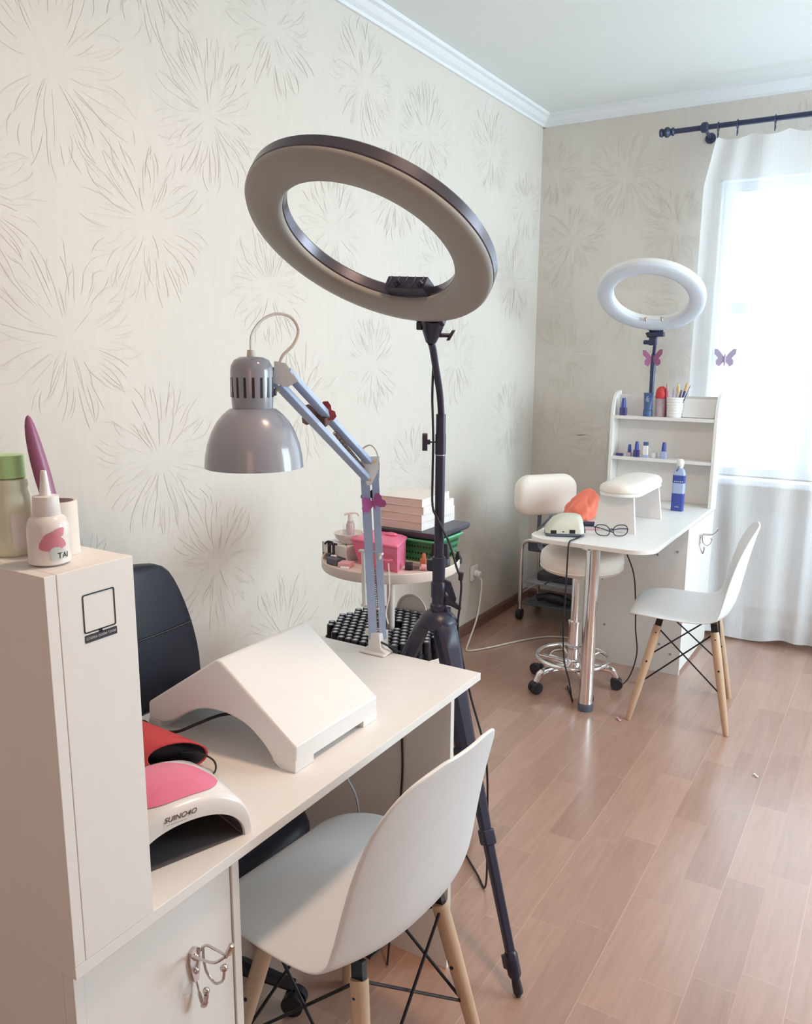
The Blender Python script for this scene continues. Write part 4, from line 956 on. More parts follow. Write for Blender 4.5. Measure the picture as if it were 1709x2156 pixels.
# nail polish bottles packed on the middle tray
MZ = 0.5944
def polish_bm(w, hb, hc, rc, square=True):
    b = BM()
    if square: prism(b, rrect(0,0,w,w,w*0.22,3), 0, hb, XY)
    else: lathe(b, [(w*0.46,0),(w*0.5,0.002),(w*0.5,hb*0.85),(w*0.3,hb)], (0,0,0), 18)
    return b
b = polish_bm(0.0255, 0.034, 0, 0); lathe(b, [(0.0115,0.0335),(0.0124,0.034),(0.0116,0.0670),(0.0104,0.0685)], (0,0,0), 14)
n0 = len(b.faces); 
lathe(b, [(0.0062,0.0684),(0.0062,0.0689)], (0,0,0), 12)
b.faces.ensure_lookup_table()
for f in b.faces[n0:]: f.material_index = 1
first = None; q = random.Random(5); cnt = 0
pitch = 0.0266
for j in range(-9, 10):
    for i in range(-9, 10):
        x = (i+0.5*(j % 2))*pitch; y = j*pitch*0.93
        r = math.hypot(x, y)
        if r > 0.190 or r < 0.030: continue
        if y > 0.158 and -0.10 < x < 0.045: continue
        p = (TX+x+q.uniform(-.001,.001), TY+y+q.uniform(-.001,.001), MZ)
        if first is None:
            first = obj('polish_bottle', b, M['black'], None, local=True, mats=[M['silver']]); first.location = p; o = first
            tag(o, 'black nail polish bottle packed on the middle tray of the round trolley', 'nail polish bottle', 'nail polish bottles packed on the trolley tray')
        else: o = first.copy(); COL.objects.link(o); o.location = p
        o.rotation_euler = (0,0,q.uniform(-.2,.2)); cnt += 1
b = BM(); lathe(b, [(0.0,0.0),(0.050,0.001),(0.056,0.006),(0.058,0.012),(0.054,0.012),(0.048,0.006),(0.0,0.005)], (0,0,0), 40); b.transform(MX.Translation((TX-0.030,TY+0.186,MZ+0.0585)) @ MX.Rotation(math.radians(86), 4, 'X'))
single('saucer', b, M['white'], 'white round saucer standing on edge behind the black polish bottles', 'saucer', (TX-0.030,TY+0.186,MZ))

# on the upper tray
def tapered(bm, base, top, z0, z1, wall=0.002, floor_=True):
    """open tapered container from quads base/top (xy lists)"""
    cb_ = V((sum(p[0] for p in base)/4, sum(p[1] for p in base)/4)); ct = V((sum(p[0] for p in top)/4, sum(p[1] for p in top)/4))
    ins = lambda q_, c, k: [tuple(V(p)+(c-V(p)).normalized()*k) for p in q_]
    A = [bm.verts.new((*p, z0)) for p in base]; B_ = [bm.verts.new((*p, z1)) for p in top]
    Ci = [bm.verts.new((*p, z1)) for p in ins(top, ct, wall*1.4)]; Di = [bm.verts.new((*p, z0+wall)) for p in ins(base, cb_, wall*1.4)]
    bm.faces.new(A[::-1]); bm.faces.new(Di)
    for i in range(4):
        j = (i+1) % 4
        bm.faces.new((A[i],A[j],B_[j],B_[i])); bm.faces.new((B_[i],B_[j],Ci[j],Ci[i])); bm.faces.new((Ci[i],Ci[j],Di[j],Di[i]))
pk = thing('lidded_box', 'pink plastic box with a lid on the upper tray of the trolley', 'box', (-1.305, 2.02, TZ))
b = BM(); base = [(-1.378,1.990),(-1.226,1.966),(-1.262,2.072),(-1.383,2.085)]; top = [(-1.397,1.978),(-1.222,1.958),(-1.268,2.082),(-1.403,2.094)]
tapered(b, base, top, TZ, 0.940); obj('tub', b, M['pink_box'], pk, bevel=0.004, smooth=40)
b = BM(); c2 = V((-1.323,2.036)); lt = [tuple(V(p)+(V(p)-c2).normalized()*0.004) for p in top]
A = [b.verts.new((*p, 0.9405)) for p in lt]; B_ = [b.verts.new((*p, 0.948)) for p in lt]; C_ = [b.verts.new((*(V(p)+(c2-V(p))*0.22), 0.955)) for p in lt]
b.faces.new(A[::-1]); b.faces.new(C_)
for i in range(4):
    j = (i+1) % 4; b.faces.new((A[i],A[j],B_[j],B_[i])); b.faces.new((B_[i],B_[j],C_[j],C_[i]))
obj('lid', b, M['pink_box'], pk, bevel=0.002, smooth=40)
b = BM(); tube(b, spline([(-1.290,1.968,0.905),(-1.285,1.955,0.904),(-1.255,1.951,0.904),(-1.238,1.961,0.905)],4), 0.005, 8, flat=0.6); obj('grip', b, M['pink_box'], pk)
b = BM(); blob(b, (-1.300,2.050,0.958), 0.022, 0.012, 0.006, 16, 8); obj('lid_knob', b, M['pink_box'], pk)

gk = thing('basket', 'green perforated plastic basket under the dark tray on the trolley', 'basket', (-1.26, 2.19, TZ))
bx0, bx1, by0, by1 = -1.375, -1.190, 2.115, 2.255
base = [(bx0,by0),(bx1,by0),(bx1,by1),(bx0,by1)]; top = [(bx0-0.010,by0-0.010),(bx1+0.010,by0-0.010),(bx1+0.010,by1+0.016),(bx0-0.010,by1+0.016)]
b = BM(); tapered(b, base, top, TZ, 0.935, 0.0025); wall = obj('basket_body', b, M['basket'], gk, smooth=0)
b = BM()
for r_ in range(3):
    z0 = TZ+0.006+r_*0.0205; fz = (z0-TZ)/(0.935-TZ)
    for k in range(17):
        x = bx0+0.008+k*0.0103; yy = by0-0.010*fz-0.0008
        vs = [b.verts.new((x+dx, yy-0.00001*dz, z0+dz)) for dx, dz in ((0,0),(0.0056,0),(0.0056,0.0160),(0,0.0160))]; b.faces.new(vs)
    for k in range(12):
        y = by0+0.010+k*0.0115; xx = bx1+0.010*fz+0.0022
        vs = [b.verts.new((xx, y+dy+(0.002 if r_%2 else 0), z0+dz)) for dy, dz in ((0,0.003),(0.003,0),(0.007,0.004),(0.004,0.0125))]; b.faces.new(vs)
obj('perforation', b, M['ink'], wall, smooth=0)
b = BM()
rp = [(bx0-0.014,by0-0.014,0.936),(bx1+0.014,by0-0.014,0.936),(bx1+0.014,by1+0.020,0.936),(bx0-0.014,by1+0.020,0.936),(bx0-0.014,by0-0.014,0.936)]
for p_, q_ in zip(rp, rp[1:]): tube(b, [p_, q_], 0.0042, 8)
obj('rim', b, M['basket_light'], gk)
b = BM(); A = rrect(-1.280,2.215,0.200,0.215,0.006,4); B_ = rrect(-1.280,2.215,0.215,0.230,0.008,4)
va = [b.verts.new((u,v,0.9405)) for u, v in A]; vb = [b.verts.new((u,v,0.950)) for u, v in B_]; vc = [b.verts.new((u,v,0.962)) for u, v in B_]
b.faces.new(va[::-1]); b.faces.new(vc); n = len(va)
for i in range(n):
    j = (i+1) % n; b.faces.new((va[i],va[j],vb[j],vb[i])); b.faces.new((vb[i],vb[j],vc[j],vc[i]))
single('tray_lid', b, M['lid_grey'], 'dark grey flat tray lying on the green basket, under the white books', 'tray', (-1.280,2.215,0.9405), bevel=0.002)
def book(z0, z1, x0, x1, y0, y1, rz, label):
    c = V(((x0+x1)/2,(y0+y1)/2,z0)); th = thing('book', label, 'book', tuple(c), rz, 'white books stacked on the trolley')
    w, d, h = x1-x0, y1-y0, z1-z0
    b = BM(); box(b, (-w/2+0.001,-d/2+0.001,0.0014), (w/2-0.002,d/2-0.002,h-0.0014)); obj('page_block', b, M['pages'], th, local=True, smooth=0)
    b = BM(); box(b, (-w/2,-d/2,0), (w/2,d/2,0.0013)); box(b, (-w/2,-d/2,h-0.0013), (w/2,d/2,h)); box(b, (w/2-0.0018,-d/2,0.0013), (w/2,d/2,h-0.0013)); obj('cover', b, M['paper'], th, local=True, bevel=0.0004, smooth=0)
    return th
book(0.9624,0.9878,-1.392,-1.234,2.118,2.330,0.00,'lowest white book in the stack on the dark tray')
book(0.9880,1.0128,-1.395,-1.231,2.118,2.322,-0.02,'second white book from the bottom of the stack on the trolley')
book(1.0130,1.0368,-1.390,-1.230,2.118,2.318,0.015,'second white book from the top of the stack on the trolley')
book(1.0370,1.0605,-1.398,-1.237,2.117,2.300,0.03,'topmost white book of the stack on the trolley')

wb = thing('white_box', 'low white box with a black curved stripe under the soap dish', 'box', (-1.475, 2.05, TZ))
RW = rotz(-0.25); cx_, cy_ = -1.466, 2.064
def ob(bm, x0, y0, z0, x1, y1, z1, c=(cx_,cy_), a=-0.25):
    st_ = len(bm.verts); box(bm, (x0,y0,z0), (x1,y1,z1)); bm.verts.ensure_lookup_table()
    for v in list(bm.verts)[st_:]: p = rotz(a) @ V((v.co.x, v.co.y, 0)); v.co = V((c[0]+p.x, c[1]+p.y, v.co.z))
b = BM(); ob(b, -0.058,-0.062,TZ,0.055,0.062,0.9135); obj('carton', b, M['white'], wb, bevel=0.002)
b = BM(); pts = [(-0.030+0.075*k/8, -0.036+0.010*math.sin(PI*k/8)-0.014*k/8, 0.0022*math.sin(PI*(k+0.5)/9)+0.0008) for k in range(9)]
vs = []
for u, v, w in pts:
    p = rotz(-0.25) @ V((u, v, 0)); r_ = rotz(-0.25) @ V((0,1,0))
    vs.append((b.verts.new((cx_+p.x-r_.x*w, cy_+p.y-r_.y*w, 0.9138)), b.verts.new((cx_+p.x+r_.x*w, cy_+p.y+r_.y*w, 0.9138))))
for a_, c_ in zip(vs, vs[1:]): b.faces.new((a_[0], c_[0], c_[1], a_[1]))
obj('stripe', b, M['ink'], wb, smooth=0)
b = BM(); ob(b, -0.0588,-0.0628,TZ+0.001,-0.0582,0.0,0.912); ob(b, -0.0590,-0.0630,TZ+0.0005,0.055,-0.0624,TZ+0.0115); obj('dark_band', b, M['slate'], wb, smooth=0)
b = BM(); c = (-1.452,2.040); lathe(b, [(0.0,0.9138),(0.024,0.9138),(0.026,0.917),(0.030,0.921),(0.041,0.932),(0.0465,0.945),(0.047,0.948),(0.0445,0.948),(0.038,0.935),(0.026,0.927),(0.0,0.925)], (*c,0), 40)
single('soap_dish', b, M['gloss_white'], 'small white round dish with the pump bottle in it', 'dish', (*c,0.9138), smooth=50)
pb = thing('pump_bottle', 'small white pump bottle standing in the round dish', 'bottle', (-1.450,2.046,0.926))
b = BM(); lathe(b, [(0.0125,0.9255),(0.0135,0.927),(0.0135,0.972),(0.011,0.977),(0.0095,0.978),(0.0095,0.984)], (-1.450,2.046,0), 24); obj('bottle_body', b, M['clear_plastic'], pb, smooth=45)
b = BM(); cyl(b, (-1.450,2.046,0.984), (-1.450,2.046,1.006), 0.0075); tube(b, spline([(-1.466,2.036,1.003),(-1.450,2.046,1.009),(-1.432,2.057,1.008),(-1.427,2.060,1.000)],5), 0.0035, 8); obj('pump', b, M['gloss_white'], pb)
for k, (x, y, lab) in enumerate(((-1.487,1.985,'small bottle with a black T-shaped head at the left rim of the upper tray'),(-1.458,1.968,'small white-bodied bottle with a black hooked head on the upper tray'))):
    th = thing('applicator', lab, 'bottle', (x,y,TZ))
    b = BM(); lathe(b, [(0.009,TZ),(0.010,TZ+0.001),(0.010,TZ+0.020),(0.005,TZ+0.024)], (x,y,0), 16); obj('bottle_body', b, M['slate'] if k == 0 else M['white'], th)
    b = BM(); cyl(b, (x,y,TZ+0.023), (x,y,TZ+0.056), 0.0055 if k == 0 else 0.0042); tube(b, spline([(x-0.012,y-0.007,TZ+0.050),(x-0.006,y-0.004,TZ+0.057),(x,y,TZ+0.058),(x+0.010,y+0.006,TZ+0.055)],4), 0.0032, 8); obj('head', b, M['black'], th)
b = BM(); box(b, (-0.020,-0.018,0), (0.020,0.018,0.015)); b.transform(MX.Translation((-1.395,1.945,TZ)) @ MX.Rotation(0.2,4,'Z')); single('small_box', b, M['pink_pale'], 'small pale pink box beside the larger pink lidded box', 'box', (-1.395,1.945,TZ), bevel=0.002)
b = BM(); box(b, (-0.013,-0.008,0), (0.013,0.008,0.008)); b.transform(MX.Translation((-1.378,1.913,TZ)) @ MX.Rotation(0.35,4,'Z')); single('tag', b, M['paper'], 'tiny white label tag by the front rim of the upper tray', 'tag', (-1.378,1.913,TZ), bevel=0.001)
b = BM(); box(b, (-0.022,-0.012,0), (0.022,0.012,0.022)); b.transform(MX.Translation((-1.440,1.945,TZ)) @ MX.Rotation(-0.2,4,'Z')); single('dark_jar', b, M['slate'], 'dark grey square jar between the applicator bottles and the pink boxes', 'jar', (-1.440,1.945,TZ), bevel=0.003)
def lying(name, label, p0, p1, r0, r1, m1, m2, cat='nail polish bottle'):
    p0, p1 = V(p0), V(p1); th = thing(name, label, cat, tuple(p0)); d = p1-p0
    b = BM(); tube(b, [p0, p0+d*0.05, p0+d*0.50, p0+d*0.56], [r0*0.9, r0, r0, r1], 14); obj('bottle_body', b, m1, th)
    b = BM(); tube(b, [p0+d*0.57, p1], [r1, r1*0.85], 14); obj('cap', b, m2, th)
lying('polish_vial', 'dark polish bottle lying on its side in front of the pink box', (-1.226,2.008,TZ+0.0125), (-1.188,2.030,TZ+0.011), 0.0120, 0.0085, M['black'], M['brown'])
lying('polish_vial', 'pale pink polish bottle lying beside the dark one on the tray', (-1.184,2.030,TZ+0.0095), (-1.160,2.045,TZ+0.008), 0.0090, 0.007, M['pink_pale'], M['cream'])
def standing(name, label, x, y, z, w, hb, hc, mb, mc, square=True, cat='nail polish bottle', group=None, rc=None):
    th = thing(name, label, cat, (x,y,z), 0, group)
    b = BM()
    if square: prism(b, rrect(x,y,w,w*0.8,w*0.15,3), z, z+hb, XY)
    else: lathe(b, [(w*0.45,z),(w*0.5,z+0.002),(w*0.5,z+hb*0.88),(w*0.32,z+hb)], (x,y,0), 20)
    obj('bottle_body', b, mb, th, bevel=0.001 if square else 0)
    b = BM(); r_ = rc or w*0.34; lathe(b, [(r_,z+hb+0.0003),(r_*0.95,z+hb+hc*0.5),(r_*0.72,z+hb+hc-0.001),(r_*0.6,z+hb+hc)], (x,y,0), 18); obj('cap', b, mc, th)
    return th
standing('polish_vial', 'copper orange polish bottle standing by the pole on the upper tray', -1.200,2.075,TZ,0.020,0.024,0.016,M['orange'],M['orange'])
standing('polish_vial', 'black-capped clear polish bottle standing right of the tripod pole', -1.137,2.097,TZ,0.024,0.028,0.046,M['slate'],M['black'],rc=0.0105)
standing('polish_vial', 'black-capped polish bottle standing left of the tripod pole', -1.180,2.105,TZ,0.022,0.026,0.046,M['slate'],M['black'],rc=0.0100)
standing('polish_vial', 'short dark polish bottle at the right rim of the upper tray', -1.128,2.160,TZ,0.020,0.020,0.018,M['black'],M['black'],rc=0.008)
b = BM(); box(b, (-1.168,2.030,TZ), (-1.142,2.062,TZ+0.016)); single('nail_buffer', b, M['cream'], 'cream rectangular nail buffer at the front of the upper tray', 'nail buffer', (-1.155,2.046,TZ), bevel=0.002)

# ------------------------------------------------------------------ wall socket, plug and white cord along the floor
so = thing('wall_socket', 'white wall socket with a plug low on the left wall', 'socket', (XL, 3.88, 0.32))
b = BM(); prism(b, rrect(3.875,0.325,0.082,0.082,0.008), XL+0.0005, XL+0.010, YZ); obj('plate', b, M['white'], so, bevel=0.003)
b = BM(); cyl(b, (XL+0.010,3.875,0.325), (XL+0.045,3.875,0.320), 0.020, 0.016, 18); obj('plug', b, M['white'], so, bevel=0.003)
wc = [(-1.20,2.10,0.82),(-1.17,2.13,0.80),(-1.14,2.20,0.70),(-1.14,2.26,0.56),(-1.145,2.34,0.40),(-1.17,2.46,0.22),(-1.22,2.58,0.05),(-1.24,2.68,0.006),(-1.27,2.88,0.006),(-1.35,3.20,0.006),(-1.42,3.52,0.006),(-1.42,3.75,0.006),(-1.34,3.92,0.006)]
wc = [(-1.885,3.872,0.305),(-1.87,3.86,0.27),(-1.86,3.80,0.12),(-1.845,3.68,0.02),(-1.82,3.60,0.006),(-1.79,3.56,0.006),(-1.72,3.66,0.006),(-1.62,3.85,0.006),(-1.52,3.98,0.006),(-1.40,4.02,0.006),(-1.30,3.98,0.006)]
b = BM(); tube(b, spline(wc, 8), 0.0042, 8); single('floor_cord', b, M['cord_white'], 'white cord running from the wall socket across the floor under the far desk', 'cord', (-1.6,3.8,0.006))
b = BM(); tube(b, spline([(-1.36,3.86,0.006),(-1.42,3.80,0.006),(-1.40,3.71,0.006),(-1.30,3.68,0.006)],8), 0.0035, 8); single('floor_cord', b, M['cord_white'], 'short white cord loop on the floor behind the stool', 'cord', (-1.38,3.75,0.006))

# ------------------------------------------------------------------ far manicure desk
fd = thing('manicure_desk', 'white manicure desk with rounded corners by the window, far end of the room', 'desk', (-1.06, 3.77, 0))
GX0, GX1, GY0, GY1 = -1.335, -0.797, 3.155, 4.378
b = BM(); prism(b, rrect((GX0+GX1)/2,(GY0+GY1)/2,GX1-GX0,GY1-GY0,(0.001,0.001,0.10,0.10),10), 0.719, 0.737, XY); obj('desktop', b, LAM, fd, bevel=0.001, smooth=30)
b = BM(); cyl(b, (-1.050,3.212,0.034), (-1.050,3.212,0.712), 0.0295, seg=40); tl = obj('tube_leg', b, M['chrome'], fd)
b = BM(); lathe(b, [(0.031,0.0),(0.0325,0.004),(0.0325,0.030),(0.030,0.034)], (-1.050,3.212,0), 36); obj('rubber_foot', b, M['slate'], tl)
b = BM(); lathe(b, [(0.031,0.7085),(0.052,0.712),(0.052,0.7185)], (-1.050,3.212,0), 32); obj('leg_flange', b, M['chrome'], fd)
part('cabinet_body', (-1.325,3.826,0.0), (-0.818,4.372,0.7185), fd)
part('cabinet_side', (-1.325,3.809,0.0), (-0.801,3.8255,0.7185), fd)
dr2 = part('cabinet_door', (-0.8175,3.828,0.02), (-0.8015,4.145,0.712), fd)
part('cabinet_door', (-0.8175,4.148,0.02), (-0.8015,4.372,0.712), fd)
obj('coat_hook', hook_bm(-0.8015, 4.055, 0.640, 1.0), M['steel'], dr2)
b = BM()
for x, z in ((-0.845,0.60),(-0.935,0.575),(-1.19,0.545),(-1.17,0.19),(-0.90,0.14),(-0.845,0.10)):
    cyl(b, (x,3.8087,z), (x,3.8065,z), 0.006, seg=10)
obj('screw_cap', b, M['grey_shelf'], fd)
# hutch with curved side panels
hp = [(4.252,0.7375),(4.252,1.175),(4.256,1.215),(4.266,1.250),(4.284,1.280),(4.310,1.300),(4.345,1.308),(4.377,1.310),(4.377,0.7375)]
for x0, x1 in ((GX0,GX0+0.016),(GX1-0.016,GX1)):
    b = BM(); prism(b, hp, x0, x1, lambda u, v, h: (h, u, v)); obj('hutch_side', b, LAM, fd, bevel=0.001, smooth=30)
part('hutch_back', (GX0+0.0165,4.361,0.7375), (GX1-0.0165,4.377,1.290), fd)
part('shelf', (GX0+0.0165,4.254,1.168), (GX1-0.0165,4.3605,1.184), fd)
part('shelf', (GX0+0.0165,4.254,0.954), (GX1-0.0165,4.3605,0.970), fd)

# things on the far hutch
S1, S2 = 1.1843, 0.9703
standing('polish_vial', 'blue nail polish bottle at the left end of the top hutch shelf', -1.278,4.285,S1,0.036,0.040,0.050,M['blue_dark'],M['blue'])
ct = thing('cosmetic_tube', 'steel blue cosmetic tube standing on its cap on the top shelf', 'tube', (-1.152,4.290,S1))
b = BM(); lathe(b, [(0.022,S1),(0.024,S1+0.002),(0.024,S1+0.030),(0.020,S1+0.032)], (-1.152,4.290,0), 24); obj('cap', b, M['teal'], ct)
b = BM(); n = 20; rows = []
for k in range(9):
    t_ = k/8; rx = 0.021*(1-t_)+0.025*t_; ry = 0.021*(1-t_)+0.0012*t_
    rows.append([b.verts.new((-1.152+rx*math.cos(2*PI*i/n), 4.290+ry*math.sin(2*PI*i/n), S1+0.032+0.088*t_)) for i in range(n)])
for r_, s_ in zip(rows, rows[1:]):
    for i in range(n): b.faces.new((r_[i], r_[(i+1)%n], s_[(i+1)%n], s_[i]))
b.faces.new(rows[0][::-1]); b.faces.new(rows[-1]); obj('tube_body', b, M['teal'], ct, smooth=60)
b = BM(); q = random.Random(4)
for k in range(16):
    a = 2*PI*q.random(); rr = 0.011*math.sqrt(q.random()); x = -1.152+rr*math.cos(a); z = S1+0.088+rr*1.3*math.sin(a); box(b, (x-0.0014,4.2672,z-0.0014), (x+0.0014,4.270,z+0.0014))
obj('sparkle_print', b, M['white_ink'], ct, smooth=0)
mi = thing('glue_pot', 'pink jar with a red domed top between the blue tube and the brush cup', 'jar', (-1.092,4.315,S1))
b = BM(); lathe(b, [(0.026,S1),(0.028,S1+0.002),(0.028,S1+0.050),(0.027,S1+0.052),(0.027,S1+0.056),(0.028,S1+0.058),(0.028,S1+0.092)], (-1.092,4.315,0), 28); obj('jar_body', b, M['clear_plastic'], mi)
b = BM(); lathe(b, [(0.030,S1+0.0925),(0.031,S1+0.098),(0.031,S1+0.120),(0.026,S1+0.140),(0.014,S1+0.152),(0.0,S1+0.155)], (-1.092,4.315,0), 28); obj('domed_lid', b, M['red'], mi)
b = BM(); box(b, (-1.0655,4.290,S1), (-1.0630,4.302,S1+0.168)); obj('side_strip', b, M['wine'], mi)
bc = thing('brush_cup', 'white ribbed cup full of brushes on the top hutch shelf', 'cup', (-1.020,4.305,S1))
b = BM(); prof = [(0.0,S1),(0.0365,S1)]
for k in range(15): prof += [(0.0375+0.0062*k/14+(0.0013 if k % 2 else -0.0007), S1+0.003+0.098*k/14)]
prof += [(0.0410,S1+0.1015),(0.036,S1+0.004),(0.0,S1+0.004)]
lathe(b, prof, (-1.020,4.305,0), 40); obj('cup_body', b, M['white'], bc, smooth=20)
for lab, dx, dy, ex, ez, r_, m1, m2 in (('lilac tipped nail brush in the ribbed cup',-0.018,0.0,-0.010,0.150,0.0045,M['blue_pale'],M['lilac']),('yellow handled brush in the ribbed cup, behind the others',-0.002,0.008,0.008,0.165,0.007,M['cream'],M['gold']),
        ('short blue and brown brush in the ribbed cup',0.004,-0.006,0.030,0.140,0.0045,M['blue'],M['brown']),('long tan and blue brush leaning right in the ribbed cup',0.010,0.0,0.056,0.178,0.0060,M['blue'],M['wire_tan']),('thin dark metal tool leaning far right in the ribbed cup',0.016,-0.008,0.072,0.165,0.0022,M['black'],M['steel'])):
    th = thing('brush', lab, 'brush', (-1.020+dx,4.305+dy,S1+0.006), 0, 'brushes in the ribbed cup')
    p0 = V((-1.020+dx,4.305+dy,S1+0.006)); p1 = V((-1.020+ex,4.305+dy*1.4,S1+ez)); d = p1-p0
    b = BM(); tube(b, [p0, p0+d*0.74], [r_*0.6, r_], 10); obj('lower_shaft', b, m1, th)
    b = BM(); tube(b, [p0+d*0.745, p0+d*0.9, p1], [r_, r_*1.1, r_*0.55], 10); obj('upper_shaft', b, m2, th)
b = BM(); box(b, (-0.078,-0.003,0), (0.078,0.003,0.100)); b.transform(MX.Translation((-0.902,4.300,S1+0.0015)) @ MX.Rotation(-0.42,4,'X') @ MX.Shear('XZ',4,(0.10,0)) )
single('card_stand', b, M['blue_pale'] if False else M['white'], 'white blank card leaning against the hutch back on the top shelf', 'card', (-0.902,4.300,S1), bevel=0.001)
b = BM(); box(b, (-1.305,4.275,S2), (-1.266,4.295,S2+0.014)); single('nail_file_block', b, M['blue_dark'], 'small dark blue block at the left end of the middle hutch shelf', 'block', (-1.285,4.285,S2), bevel=0.002)
standing('polish_vial', 'small clear polish bottle with a dark violet cap on the middle shelf', -1.235,4.290,S2,0.028,0.022,0.040,M['clear_plastic'],M['blue'],square=False)
standing('polish_vial', 'tall blue polish bottle left of the white bottle on the middle shelf', -1.195,4.282,S2,0.032,0.036,0.045,M['blue_dark'],M['blue'])
wbk = thing('gel_bottle', 'pale rectangular bottle with a blue cap on the middle hutch shelf', 'bottle', (-1.150,4.285,S2))
b = BM(); prism(b, rrect(-1.150,4.285,0.028,0.022,0.004), S2+0.013, S2+0.062, XY); obj('bottle_body', b, M['white'], wbk)
b = BM(); prism(b, rrect(-1.150,4.285,0.030,0.024,0.004), S2, S2+0.0128, XY); obj('base_band', b, M['blue_pale'], wbk)
b = BM(); prism(b, rrect(-1.149,4.285,0.024,0.020,0.004), S2+0.0622, S2+0.080, XY); obj('cap', b, M['teal'], wbk)
b = BM(); lathe(b, [(0.016,S2),(0.017,S2+0.001),(0.017,S2+0.020),(0.0165,S2+0.0205),(0.0165,S2+0.026),(0.0,S2+0.026)], (-1.108,4.300,0), 24); single('small_jar', b, M['white'], 'small translucent white jar between two bottles on the middle shelf', 'jar', (-1.108,4.300,S2))
standing('polish_vial', 'blue polish bottle standing alone right of the others on the middle shelf', -1.056,4.285,S2,0.034,0.038,0.046,M['blue_pale'],M['blue'])

# things on the far desktop
hr = thing('hand_rest', 'white padded hand rest bridge on the far desk', 'hand rest', (-1.02, 3.68, T))
ca = math.atan2(0.30, -0.10)
A0 = V((-1.020,3.462)); A1 = V((-1.010,3.855))      # near and far board centres
for c, lean in ((A0, -0.012), (A1, 0.012)):
    b = BM(); pts = [(-0.115,T),(0.070,T),(0.052,0.898),(-0.095,0.898)]
    prism(b, pts, -0.008, 0.008, lambda u, v, h, c=c, lean=lean: (c.x+u, c.y+h+lean*(v-T)/0.16*-1, v)); obj('board', b, M['white'], hr, bevel=0.001, smooth=0)
b = BM(); out = rrect(-1.030,3.645,0.182,0.480,0.086,10); prism(b, out, 0.8985, 0.9125, XY); obj('top_board', b, M['white'], hr, bevel=0.003)
b = BM(); rows = [[b.verts.new((-1.030+(u+1.030)*s, 3.645+(v-3.645)*(1-(1-s)*0.35), z)) for u, v in out] for z, s in ((0.9128,0.99),(0.922,1.02),(0.936,0.99),(0.946,0.88),(0.951,0.66),(0.953,0.3))]
for r_, s_ in zip(rows, rows[1:]):
    n = len(r_)
    for k in range(n): b.faces.new((r_[k], r_[(k+1)%n], s_[(k+1)%n], s_[k]))
b.faces.new(rows[0][::-1]); b.faces.new(rows[-1]); obj('cushion', b, M['cream'], hr, smooth=80)

sp = thing('spray_bottle', 'blue and clear spray bottle standing on the far desk by the hutch', 'bottle', (-0.930,4.115,T))
b = BM(); prism(b, rrect(-0.930,4.115,0.058,0.036,0.008), T, T+0.088, XY); obj('lower_body', b, M['blue'], sp, bevel=0.002)
b = BM(); prism(b, rrect(-0.930,4.115,0.0575,0.0355,0.008), T+0.0883, T+0.140, XY); obj('clear_band', b, M['blue_pale'], sp)
b = BM(); prism(b, rrect(-0.930,4.115,0.058,0.036,0.008), T+0.1403, T+0.178, XY); lb = obj('upper_label', b, M['blue'], sp)
b = BM(); 
for k in range(5): box(b, (-0.950+0.0095*k,4.0965,T+0.146), (-0.944+0.0095*k,4.0968,T+0.150))
for k in range(3): box(b, (-0.938+0.007*k,4.0965,T+0.020), (-0.9335+0.007*k,4.0968,T+0.024))
obj('label_print', b, M['white_ink'], lb, smooth=0)
b = BM(); rows = [[b.verts.new((-0.930+u*s, 4.115+v*s, z)) for u, v in rrect(0,0,0.056,0.034,0.008)] for z, s in ((T+0.1783,1.0),(T+0.190,0.97),(T+0.205,0.75),(T+0.212,0.50))]
for r_, s_ in zip(rows, rows[1:]):
    n = len(r_)
    for k in range(n): b.faces.new((r_[k], r_[(k+1)%n], s_[(k+1)%n], s_[k]))
b.faces.new(rows[0][::-1]); b.faces.new(rows[-1]); obj('shoulder', b, M['blue_pale'], sp, smooth=50)
b = BM(); lathe(b, [(0.011,T+0.2125),(0.016,T+0.220),(0.0185,T+0.235),(0.0175,T+0.250),(0.012,T+0.258),(0.0,T+0.260)], (-0.930,4.115,0), 24); obj('spray_cap', b, M['gloss_white'], sp)
b = BM(); tube(b, spline([(-0.9305,4.098,T+0.222),(-0.934,4.092,T+0.210),(-0.940,4.092,T+0.200)],4), 0.0035, 8); obj('trigger', b, M['slate'], sp)

# coral cloth hanging over the desk edge / bundled on the chair side
b = BM(); q = random.Random(11)
blob(b, (0,0,0), 1, 1, 1, 48, 32)
for v in b.verts:
    p = v.co.copy(); a = math.atan2(p.y, p.x)
    k = 1 + 0.10*math.sin(3*a+2.5*p.z) + 0.10*math.sin(6*a-5*p.z+1) + 0.07*math.sin(10*a+7*p.z)*(0.6-0.4*p.z) + 0.04*math.sin(17*a+11*p.z)
    sx = 1.0 - 0.30*max(0, p.z)
    v.co = V((p.x*0.078*k*sx + 0.028*p.z, p.y*0.072*k*sx, p.z*0.090))
    if p.z < -0.62: v.co.z = -0.0555
b.transform(MX.Translation((-1.255,3.655,T+0.0575)))
single('cloth', b, M['coral'], 'crumpled bright coral cloth bundled on the far desk behind the drill machine', 'cloth', (-1.255,3.655,T), smooth=180)

